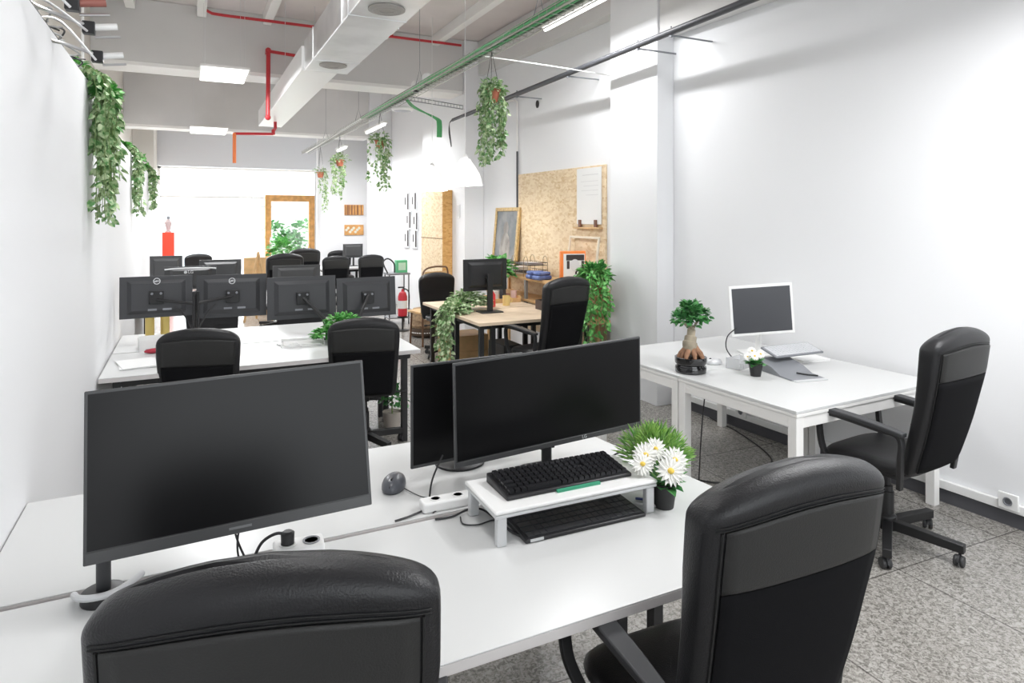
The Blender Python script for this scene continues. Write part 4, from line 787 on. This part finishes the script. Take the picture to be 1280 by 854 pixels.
# strand board column box and the framed sheets beyond
t = thing('strand_board_cupboard', 'tall narrow strand board cupboard standing beside the white pilaster', 'cupboard', (3.43, 9.3, 0)); 
MB().box(0, .153, .004, 1.0, 0, 2.14).build('carcass', OSB, t, bevel=.002); MB().box(-.001, .154, -.012, .003, .0, 2.14).build('end_panel', OSBO, t, label='orange end panel'); MB().box(-.004, -.0005, 0, 1.0, 1.4, 1.41).box(-.004, -.0005, 0, 1.0, .76, .775).build('joint', mat('dark_joint', (.3, .2, .12), .8), t)
t = thing('thermostat', 'small pale frame on the pilaster right of the strand board cupboard', 'frame', (3.585, 9.02, 1.82)); MB().box(-.012, -.001, -.05, .05, -.1, .1).build('border', PAPER, t, bevel=.003); MB().box(-.014, -.012, -.035, .035, -.08, .08).build('sheet', mat('print_light', (.7, .7, .7), .7), t)
FR = [(12.16, 2.03), (11.75, 2.03), (12.05, 1.68), (11.68, 1.66), (12.16, 1.33), (11.72, 1.33)]
nm = ['top left', 'top right', 'middle left', 'middle right', 'bottom left', 'bottom right']
f0 = None
for i, (y, z) in enumerate(FR):
    lb = 'small white framed sheet beyond the cupboard, %s of six' % nm[i]
    if not f0:
        f0 = thing('framed_print', lb, 'frame', (wx(y), y, z), R(2.06), 'small framed prints on the far right wall')
        MB().box(-.02, -.002, -.15, .15, -.17, .17).build('sheet', PAPER, f0, bevel=.002); MB().box(-.024, -.0201, -.13, -.06, -.15, .15).box(-.024, -.0201, .02, .07, -.06, .08).build('print', mat('print_black', (.04, .03, .03), .6), f0)
        MB().box(-.026, -.002, -.16, -.15, -.18, .18).box(-.026, -.002, .15, .16, -.18, .18).box(-.026, -.002, -.15, .15, .17, .18).box(-.026, -.002, -.15, .15, -.18, -.17).build('border', SILVER, f0)
    else: dup(f0, (wx(y), y, z), None, lb)
# side console with extinguisher, pouf
t = thing('utility_trolley', 'small grey trolley by the far right wall carrying a green box', 'trolley', (3.05, 10.4, 0)); MB().box(-.18, .18, -.15, .15, .80, .83).box(-.18, .18, -.15, .15, .10, .12).build('shelf', GREYP, t, bevel=.004)
for sx in (-1, 1):
    for sy in (-1, 1): MB().tube([(sx * .16, sy * .13, 0), (sx * .16, sy * .13, .8)], .01, 8).build('leg', BLACKM, t)
MB().tube([(-.18, -.1, .83), (-.24, -.05, 1.0), (-.15, .0, 1.06), (-.05, 0, .98), (-.04, 0, .83)], .012, 8, 5).build('handle', BLACKM, t)
t = thing('green_box', 'green and white box on the small grey trolley', 'box', (3.12, 10.4, .8305)); MB().box(-.09, .09, -.06, .06, 0, .20).build('box', mat('green_box', (.12, .50, .25), .5), t, bevel=.004); MB().box(-.06, .06, -.063, -.0605, .04, .16).build('panel', mat('pale_green', (.55, .78, .62), .5), t)
t = thing('fire_extinguisher', 'red fire extinguisher beside the pouf and oak desk', 'extinguisher', (2.94, 9.72, .22)); MB().lathe([(.06, 0), (.07, .01), (.07, .30), (.05, .36), (.02, .38), (.02, .41)], seg=22).build('cylinder', mat('extinguisher_red', (.55, .03, .05), .35), t)
MB().tube([(0, 0, .41), (.03, 0, .44), (-.07, 0, .44)], .012, 8).build('valve', BLACKM, t); MB().tube([(.02, -.01, .42), (.09, -.03, .36), (.09, -.03, .1)], .010, 8, 4).build('hose', BLACKM, t); MB().lathe([(.0708, .12), (.0708, .24)], seg=22, close=False).build('label_band', WHITEP, t, flat=True)
s_ = thing('extinguisher_stand', 'dark floor stand holding the red fire extinguisher', 'stand', (2.94, 9.72, 0)); MB().lathe([(.1, 0), (.1, .012), (.02, .02)], seg=20).tube([(0, 0, .01), (0, 0, .19)], .014, 10).lathe([(.03, .19), (.078, .2), (.078, .218)], seg=20).build('post', BLACKM, s_)
t = thing('woven_pouf', 'round woven brown pouf with a dark patterned base on the floor', 'pouf', (3.10, 9.15, 0)); MB().lathe([(.19, .13), (.215, .17), (.20, .22), (.21, .26), (.19, .31), (.195, .35), (.17, .40), (.05, .42)], seg=32).build('upper', BRONZE, t); MB().lathe([(.17, 0), (.215, .03), (.22, .08), (.20, .128)], seg=32).build('base_band', mat('dark_woven', (.10, .07, .05), .9, bump=.6, bscale=50), t)
m_ = MB(); [m_.box(-.012, .012, -.224, -.214, .065, .08, RZ(a * .16)) for a in range(-10, 11)]; m_.build('pattern', PAPER, t)
# second wooden chair behind black one
t = thing('wooden_chair', 'bentwood chair with curved dark top rail behind the far black chair', 'chair', (2.95, 8.55, 0), .2)
MB().tube([(-.2, -.16, .44), (-.2, -.18, .9), (-.14, -.19, 1.04), (.1, -.19, 1.06), (.2, -.18, .98), (.2, -.16, .44)], .012, 8, 6).build('back_hoop', mat('dark_bentwood', (.16, .08, .04), .4), t); MB().box(-.16, .18, -.185, -.17, .82, 1.0).build('back_panel', WOODB, t, bevel=.004); MB().box(-.21, .21, -.18, .2, .43, .46).build('seat', WOODB, t, bevel=.006)
for sx in (-1, 1):
    for sy in (-1, 1): MB().tube([(sx * .18, .01 + sy * .17, 0), (sx * .17, .01 + sy * .15, .43)], .014, 8).build('leg', MATS['dark_bentwood'], t)

# ------------------------------------------------------------------ ceiling services
t = thing('ventilation_duct', 'silver sheet metal ventilation duct running under the ceiling beams', 'duct', (1.26, 0, 3.2))
MB().box(-.215, .215, -2.8, 6.82, 0, .30).build('near_section', DUCTM, t, bevel=.006); MB().box(-.24, .115, 6.825, 11.3, .0, .25).build('far_section', mat('white_duct_sheet', (.90, .90, .90), .4, .3), t, bevel=.006)
m_ = MB()
for y in (-1.2, .3, 1.8, 3.3, 4.8, 6.3): MB().box(-.222, .222, y - .008, y + .008, -.005, .305).build('flange', DUCTM, t, bevel=.002)
for y in (4.55, 6.45):
    g = MB(T(0, y, -.018)).lathe([(.13, .017), (.13, .008), (.10, 0), (.095, .004), (.075, .004), (.07, .0), (.05, .0), (.045, .004), (.02, .004), (.001, .002)], seg=32, close=False).build('air_diffuser', mat('grey_grille', (.36, .34, .32), .5), t)
for y in (5.0, 8.2): MB().tube([(-.22, y, .0), (-.22, y, 1.09)], .004, 6).tube([(.22 if y < 6 else .12, y, 0), (.22 if y < 6 else .12, y, 1.09)], .004, 6).build('hanger_rod', CHROME, t)
# cable tray with green cables
ty0, ty1 = -2.5, 15.4; t = thing('cable_tray', 'long suspended cable tray carrying green cables and the hanging plants', 'cable tray', (2.38, 0, 3.2))
m_ = MB()
for x in (-.075, .075): m_.tube([(x, ty0, -.01), (x, ty1, -.04)], .005, 6); m_.tube([(x, ty0, .03), (x, ty1, .0)], .004, 6)
y = ty0
while y < ty1: m_.tube([(-.075, y, .03), (-.075, y, -.01), (.075, y, -.01), (.075, y, .03)], .003, 4); y += .12
m_.build('wire_tray', mat('zinc_wire', (.42, .42, .38), .4, .6), t)
rnd = random.Random(4)
for k in range(12):
    x0 = -.066 + k * .012; pts = [(x0 + rnd.uniform(-.012, .012), ty0 + (9.8 - ty0) * q / 16, .012 + .012 * (k % 3) + rnd.uniform(-.006, .006)) for q in range(17)]
    MB().tube(pts, .0105, 6).build('cable', GREEN if k % 4 in (0, 2) else (mat('dark_green_cable', (.05, .10, .06), .5) if k % 4 == 1 else mat('pale_cable', (.45, .5, .42), .5)), t)
MB().tube([(-.03, 9.8, .02), (.0, 12, .01), (.01, 15.3, -.01)], .016, 6).build('cable', WHITEP, t)
for y in (1.6, 4.35, 7.2, 10.2, 12.9): MB().tube([(-.05, y, .03), (0, y, .22), (.05, y, .03)], .004, 6).tube([(0, y, .22), (0, y, 1.09)], .0025, 6).build('hanger_rod', GREYP, t)
for i, (y, zz_) in enumerate(((7.35, .06), (6.95, .07))):
    q = thing('smoke_detector' if i else 'junction_lamp', 'round white ceiling fitting on the cable tray, %s of the pair' % ('nearer' if i else 'farther'), 'fitting', (2.38, y, 3.2 + zz_)); MB().ball((0, 0, 0), .055, 1, 1, 1.2, 14).build('dome', WHITEP, q); MB().lathe([(.03, -.075), (.03, -.05)], seg=14).build('collar', BLACKP, q)
q = thing('ceiling_speaker', 'round white disc speaker under the cable tray near the green branch', 'speaker', (2.45, 8.1, 3.08)); MB().lathe([(.12, 0), (.14, .02), (.13, .04), (.05, .06)], seg=28).build('body', WHITEP, q); MB().lathe([(.001, -.002), (.11, -.001)], seg=24, close=False).build('grille', GREYP, q, flat=True)
q = thing('cable_branch', 'bright green cable bundle bending off the tray and down', 'cable', (0, 0, 0)); 
for k in range(4): MB().tube([(2.43, 7.8 + k * .02, 3.17), (2.65, 8.2 + k * .02, 3.16), (2.95 + k * .015, 8.3, 3.05), (2.99 + k * .018, 8.3, 2.98), (2.99 + k * .018, 8.3, 2.80)], .010, 6, 4).build('strand', GREEN, q)
q = thing('suspended_conduit', 'thin grey ladder conduit crossing from the tray to the pilaster', 'conduit', (0, 0, 0)); MB().tube([(2.45, 8.05, 3.22), (3.58, 8.86, 3.3)], .006, 6).tube([(2.45, 8.05, 3.27), (3.58, 8.86, 3.35)], .006, 6).build('rail', GREYP, q)
m_ = MB(); [m_.tube([(2.45 + 1.13 * k / 18, 8.05 + .81 * k / 18, 3.22 + .08 * k / 18), (2.45 + 1.13 * k / 18, 8.05 + .81 * k / 18, 3.27 + .08 * k / 18)], .003, 4) for k in range(19)]; m_.build('rung', GREYP, q)
# black rail near the right wall
t = thing('black_rail', 'black pipe rail running along brackets below the ceiling on the right', 'rail', (3.60, 0, 3.22)); MB().tube([(0, -2.5, .07), (0, 3.45, .06), (0, 7.56, .005), (0, 9.3, -.02)], .028, 12).build('pipe', mat('dark_grey_pipe', (.06, .062, .07), .45), t)
MB().tube([(0, 9.3, -.02), (.005, 9.42, -.06), (-.01, 9.40, -.22), (.0, 9.33, -.42)], .022, 10, 5).build('hose_end', BLACKP, t)
for y in (3.05, 4.3, 4.75, 5.95, 7.15, 8.3):
    zc = .06 - .013 * max(0, y - 3.45); d_ = (wx(y) if not 4.78 <= y <= 5.52 else 3.84) - 3.6 - .004
    MB().tube([(0, y, zc - .035), (0, y, zc + .045)], .006, 6).box(-.012, .012, y - .012, y + .012, zc - .045, zc - .03).tube([(0, y, zc - .03), (d_, y, zc - .03)], .008, 6).build('bracket', GREYP, t)
# conduit on the wall left of the panel
q = thing('wall_conduit', 'vertical conduit on the right wall, pale above and dark below', 'pipe', (wx(7.75) - .02, 7.75, 0)); MB().tube([(0, 0, .8), (0, 0, 2.6)], .013, 8).build('lower_pipe', mat('dark_grey_pipe', (.06, .062, .07), .45), q, label='dark lower pipe')
MB().tube([(0, 0, 2.6), (0, 0, 3.15), (0, .03, 3.27), (0, .2, 3.30), (-.03, .45, 3.30)], .012, 8, 4).build('upper_pipe', WHITEM, q)
o = MB(T(wx(7.25) - .002, 7.25, 3.15) @ RY(-PI / 2)).lathe([(.035, 0), (.035, .01), (.02, .012)], seg=16, tf=Matrix.Diagonal((1.4, 1, 1, 1))).build('wall_plug_hole', BLACKM); tag(o, 'small black oval hole high on the right wall', 'hole')
cable('white wire drooping from the tray to the pilaster top', [(2.42, 5.6, 3.23), (3.1, 5.55, 3.20), (3.83, 5.5, 3.16)], .006, WHITEP)
# red pipes
q = thing('red_pipe', 'thin red pipe along the face of the first ceiling beam', 'pipe'); MB().tube([(.173, 8.6, 4.28), (.175, 8.6, 4.20), (.26, 8.6, 4.16), (.4, 8.6, 4.155), (3.45, 8.6, 4.15)], .018, 8).build('pipe', RED, q); MB().tube([(2.455, 8.6, 4.15), (2.455, 8.6, 4.29)], .016, 8).build('riser', RED, q)
q = thing('red_pipe', 'red pipe running along the ceiling above the black rail', 'pipe'); MB().tube([(3.72, 8.6, 4.08), (3.72, 8.5, 4.12), (3.78, 2.0, 4.12)], .022, 8).build('pipe', RED, q); MB().box(3.70, 3.86, 6.0, 6.03, 4.09, 4.15).build('clip', RED, q)
q = thing('red_pipe', 'red sprinkler pipe dropping in front of the silver duct', 'pipe'); MB().tube([(.905, 8.72, 3.82), (.90, 8.72, 2.98)], .026, 10).tube([(.905, 8.72, 3.81), (1.38, 8.72, 3.78)], .020, 10).build('pipe', RED, q)
MB().box(.88, .93, 8.735, 8.852, 3.795, 3.835).build('bracket', RED, q)
for p in ((.905, 8.72, 3.82), (.90, 8.72, 2.98)): MB().ball(p, .036, 1, 1, 1, 10).build('joint', RED, q)
q.location = (0, 0, 0)
q = thing('red_pipe', 'red pipe with an orange drop hanging past the duct end', 'pipe'); MB().tube([(1.20, 10.6, 3.19), (1.20, 10.6, 3.09), (1.16, 10.5, 3.04)], .024, 8).tube([(1.16, 10.5, 2.99), (.617, 10.5, 2.965)], .020, 8).build('pipe', RED, q); MB().tube([(.617, 10.5, 2.975), (.617, 10.5, 2.53)], .026, 10).build('drop', ORANGE, q, label='orange vertical drop'); MB().tube([(1.16, 10.5, 3.05), (1.16, 10.5, 2.98)], .026, 8).build('joint', RED, q)
# panel lights
def panel_light(label, x0, x1, y0, y1, z, power):
    t = thing('panel_light', label, 'light', ((x0 + x1) / 2, (y0 + y1) / 2, z), 0, 'suspended flat panel lights'); a, b = (x1 - x0) / 2, (y1 - y0) / 2
    MB().box(-a, a, -b, b, .004, .03).build('housing', WHITEM, t, bevel=.003); MB().box(-a + .015, a - .015, -b + .015, b - .015, 0, .0035).build('diffuser', LAMPE, t)
    m_ = MB(); [m_.tube([(sx * a * .8, sy * b * .8, .03), (sx * a * .8, sy * b * .8, 4.298 - z if abs(y0 - 12) > 2 else 4.298 - z)], .002, 5) for sx in (-1, 1) for sy in (-1, 1)]; m_.build('suspension_wire', CHROME, t)
    area('panel_light_lamp', ((x0 + x1) / 2, (y0 + y1) / 2, z - .01), x1 - x0 - .04, y1 - y0 - .04, power)
panel_light('flat white panel light left of the duct, the nearer one in view', .115, .60, 7.55, 8.35, 3.3, 95)
panel_light('flat white panel light farther back above the shopfront', .03, .62, 12.1, 13.05, 3.23, 150)
panel_light('unseen flat panel light added above the front desks', .1, .7, 1.4, 2.2, 3.05, 14)  # out of view, added to light the near bay
panel_light('unseen flat panel light added above the right side tables', 2.55, 3.15, .9, 1.7, 3.0, 62)  # added overhead out of view to brighten the right side
panel_light('unseen flat panel light added above the second row desks', .1, .7, 4.3, 5.1, 3.75, 60)  # unseen fixture, added for light over the middle desks
# tube lights
def tube_light(label, x, y0, y1, z, power):
    t = thing('tube_light', label, 'light', (x, (y0 + y1) / 2, z), 0, 'linear tube lights'); h = (y1 - y0) / 2
    MB().box(-.04, .04, -h, h, .018, .05).build('housing', WHITEM, t, bevel=.004); MB(RX(PI / 2)).lathe([(.015, -h + .02), (.018, -h + .03), (.018, h - .03), (.015, h - .02)], seg=12).build('tube', LAMPE, t)
    MB().tube([(0, -h * .7, .05), (0, -h * .7, 4.297 - z)], .003, 5).tube([(0, h * .7, .05), (0, h * .7, 4.297 - z)], .003, 5).build('suspension_wire', CHROME, t)
    area('tube_light_lamp', (x, (y0 + y1) / 2, z - .03), .06, y1 - y0, power)
tube_light('long tube light right of the cable tray near the top edge', 3.20, 4.5, 5.75, 3.6, 70)
tube_light('tube light beyond the right hanging plant, nearer of the far pair', 2.72, 9.9, 11.1, 3.16, 90)
tube_light('farthest short tube light beside the end of the cable tray', 2.62, 12.2, 13.0, 3.02, 80)
tube_light('unseen tube light added over the right wall bay', 3.2, .2, 1.5, 3.0, 60)  # extra tube out of view, added to brighten the right wall
# pendant lamps
def pendant(label, x, y, z, power):
    t = thing('pendant_lamp', label, 'lamp', (x, y, z), 0, 'white pendant lamps'); sh = mat('white_glowing_shade', (.95, .95, .95), .4, emit=(1, .99, .97), es=.9)
    MB().lathe([(.20, 0), (.19, .05), (.165, .13), (.12, .21), (.075, .27), (.06, .30), (.055, .30), (.07, .26), (.11, .20), (.155, .13), (.182, .05), (.192, 0)], seg=36, close=False).build('lamp_shade', sh, t)
    MB().lathe([(.03, .29), (.035, .33), (.012, .36)], seg=16).build('cap', WHITEP, t); MB().tube([(0, 0, .35), (0, 0, 4.297 - z)], .004, 6).build('cord', WHITEP, t); MB().ball((0, 0, .15), .045, 1, 1, 1.2, 12).build('bulb', LAMPE, t)
    l = bpy.data.lights.new('pendant_bulb', 'POINT'); l.energy = power; l.shadow_soft_size = .05; o = bpy.data.objects.new('pendant_bulb', l); o.location = (x, y, z + .04); S.collection.objects.link(o)
pendant('white pendant lamp shade in front of the gilt picture', 2.86, 7.0, 2.095, 25); pendant('white pendant lamp shade farther left above the cupboard', 2.81, 8.0, 2.07, 25)
# hanging plants
hanging((2.42, 5.30, 2.86), 'long trailing plant in a terracotta pot nearest on the cable tray', .68, .11, 22, LEAFV, .34, 51, L=.045, step=.019)
hanging((2.40, 9.0, 2.80), 'trailing plant hanging over the wooden wall signs, second on the tray', .70, .14, 11, LEAFV, .38, 52, L=.055, step=.024)
hanging((2.40, 11.7, 2.74), 'pale trailing plant third along the cable tray', .68, .15, 10, LEAFP, .42, 53, L=.055, step=.024)
hanging((2.455, 13.9, 2.66), 'thin trailing plant at the far end of the cable tray', .90, .13, 5, LEAFP, .53, 54, L=.055, step=.024)
# plants on the partition top, trailing down its face
def shelfplant(x, y, z, label, drop, n, seed, L, wid, leafm):
    rnd = random.Random(seed); t = thing('trailing_plant', label, 'plant', (x, y, z), 0, 'trailing plants on the left partition'); MB().lathe([(.06, 0), (.075, .07), (.07, .07), (.066, .06)], seg=20).build('pot', POTM, t)
    P = []
    for k in range(n):
        yy = rnd.uniform(-wid, wid); dr_ = drop * (rnd.uniform(.5, 1) if k % 4 else rnd.uniform(.9, 1)); xo = -.5 - x + rnd.uniform(.03, .13 if n > 25 else .08)
        P.append([(0, yy * .2, .07), (xo * .6, yy * .6, .06), (xo, yy, -.03), (xo + rnd.uniform(-.01, .02), yy, -dr_ * .4), (xo + rnd.uniform(-.015, .02), yy + rnd.uniform(-.03, .03), -dr_)])
    strand_plant(t, rnd, P, leafm, L, .022, .014); lm = MB(); crown(lm, rnd, (.02, 0, .06), .08, 90, L, .6); crown(lm, rnd, (-.5 - x + .07, 0, -.07), .09 if n > 25 else .05, 130 if n > 25 else 40, L, .7); lm.build('crown', LEAFB, t, flat=True); return t
shelfplant(-.6, 4.38, 2.495, 'lush trailing plant at the top of the left wall, nearest', .80, 38, 61, .044, .17, LEAFV)
shelfplant(-.6, 7.5, 2.365, 'trailing plant on the left wall behind the nearest lush one', .60, 16, 62, .05, .13, LEAFV)
shelfplant(-.58, 10.6, 2.365, 'small trailing plant farthest along the left wall', .52, 14, 63, .05, .12, LEAFV)
# spotlights on arms over the left partition, rail and tangled cables
o = MB().tube([(-.52, .5, 2.505), (-.52, 3.6, 2.505)], .012, 8).build('edge_rail', DARKP); tag(o, 'dark thin rail along the top edge of the left partition', 'rail')
for i, (y, lb, hm) in enumerate(((2.72, 'clamp spotlight with a reddish head nearest on the left wall', 'r'), (3.14, 'clamp spotlight with white head, middle of three on the left wall', 'w'), (3.42, 'clamp spotlight with white head, farthest of three on the left wall', 'w'))):
    q = thing('clamp_spotlight', lb, 'spotlight', (-.53, y - .3, 2.515), 0, 'clamp spotlights on the left partition'); zt = (-.07, -.045, -.10)[i]
    MB().tube([(0, 0, 0), (.02, .1, .04 + zt), (.06, .2, .045 + zt), (.16, .28, .03 + zt)], .008, 8, 5).tube([(0, .02, -.0), (.06, .14, .02), (.17, .26, zt)], .005, 8, 4).build('arm', CHROME, q)
    MB(T(.17, .29, .02 + zt)).box(-.02, .025, -.02, .02, -.025, .025).build('clamp', BLACKP, q, bevel=.004)
    MB().tube([(.19, .29, .025 + zt), (.27, .30, .04 + zt)], .014, 12).build('head', mat('reddish_head', (.28, .10, .08), .5) if hm == 'r' else WHITEP, q); MB().tube([(.19, .31, -.01 + zt), (.28, .32, .005 + zt)], .006, 8).build('rod', CHROME, q)
rnd = random.Random(77)
for i in range(6):
    P = [(-.53 + rnd.uniform(-.03, .05), 2.7 + .2 * i + rnd.uniform(-.1, .1), 2.51)]; 
    for k in range(5): P.append((-.53 + rnd.uniform(-.03, .05), P[-1][1] + rnd.uniform(.06, .2), 2.51 + rnd.uniform(0, .06)))
    cable('tangled wire on top of the left partition near the spotlights', P, .004, DARKP if i % 2 else mat('grey_sheath', (.4, .41, .4), .5), group='tangled wires on the left partition')
o = MB().tube([(-.8, 6.6, 4.28), (-.8, 6.6, 2.37)], .012, 8).build('white_drop_conduit', WHITEP); tag(o, 'thin white vertical conduit above the left partition', 'pipe')
# ------------------------------------------------------------------ far end
t = thing('red_pedestal', 'tall bright red pedestal at the far left by the shopfront', 'pedestal', (-.36, 15.3, 0)); MB().box(-.11, .11, -.11, .11, .06, 1.42).build('column', REDORANGE, t, bevel=.004); MB().box(-.1, .1, -.1, .1, 0, .058).build('plinth', BLACKM, t)
t = thing('statuette', 'small pale figurine standing on the red pedestal', 'figurine', (-.36, 15.3, 1.421)); MB().lathe([(.06, 0), (.06, .02), (.035, .04), (.05, .12), (.07, .2), (.04, .25), (.02, .27)], seg=18).build('body', mat('pale_pink_stone', (.62, .5, .5), .6), t); MB().ball((0, 0, .30), .035).build('head', GREYP, t)
for i, (z, lb) in enumerate(((1.893, 'upper striped wooden sign on the white back wall'), (1.45, 'lower wooden sign with a pale motif on the back wall'))):
    t = thing('wooden_wall_sign', lb, 'sign', (3.302, 14.599, z), 0, 'wooden signs on the back wall'); MB().box(-.21, .21, -.03, 0, -.114, .114).build('board', WOODO, t, bevel=.004); m_ = MB()
    if i == 0: [m_.box(x, x + .02 + .015 * (k % 2), -.033, -.0305, -.11, .11) for k, x in enumerate((-.2, -.16, -.12, -.07, .0, .06, .15))]; m_.build('stripe', mat('dark_stripe_wood', (.30, .13, .06), .5), t)
    else: [m_.ball((-.17 + .04 * k, -.032, .05 * math.sin(k * 2.1)), .03, 1, .1, 1, 8) for k in range(8)]; m_.build('motif', mat('pale_motif', (.75, .72, .6), .6), t)
t = thing('street_shrub', 'leafy green shrub outside seen through the wooden door', 'shrub', (2.55, 19.2, -.02)); MB().lathe([(.2, 0), (.26, .4), (.24, .4), (.22, .36)], seg=20).build('pot', mat('grey_pot', (.35, .35, .34), .6), t); lm = MB(); rnd = random.Random(8)
for c, r, n in (((0, 0, .9), .5, 330), ((.35, .1, 1.35), .35, 150), ((-.35, 0, 1.3), .35, 150), ((.0, 0, 1.0), .4, 120)): crown(lm, rnd, c, r, n, .13, .9, False)
lm.build('foliage', LEAFD, t, flat=True); MB().tube([(0, 0, .3), (0, 0, 1.2)], .03, 8).tube([(0, 0, .8), (.35, .1, 1.4)], .015, 6).tube([(0, 0, .8), (-.35, 0, 1.4)], .015, 6).build('trunk', BARK, t)
t = thing('potted_plant', 'low bright leafy plant indoors at the foot of the wooden door', 'plant', (1.95, 15.8, 0)); MB().lathe([(.14, 0), (.18, .5), (.165, .5), (.15, .46)], seg=20).build('pot', WHITEP, t); lm = MB(); crown(lm, random.Random(9), (0, 0, .95), .32, 220, .12, .9, False); lm.build('foliage', LEAFB, t, flat=True); MB().tube([(0, 0, .4), (0, 0, 1.0)], .012, 6).build('stem', STEM, t)
t = thing('wooden_easel', 'small golden wooden easel frame behind the third row', 'easel', (1.05, 11.6, 0)); MB().tube([(-.22, 0, 0), (0, .05, 1.15)], .02, 6).tube([(.22, 0, 0), (0, .05, 1.15)], .02, 6).tube([(0, .35, 0), (0, .06, 1.15)], .02, 6).build('legs', WOODB, t); MB().box(-.2, .2, -.02, .01, .55, .58).build('ledge', WOODB, t); 
t = thing('standing_panel', 'low golden board leaning behind the third row monitors', 'board', (1.12, 12.4, 0)); MB().box(-.24, .24, -.015, .015, 0, 1.02).build('board', WOODB, t, bevel=.004); MB().box(-.15, .15, .016, .2, 0, .02).build('foot', BLACKM, t)
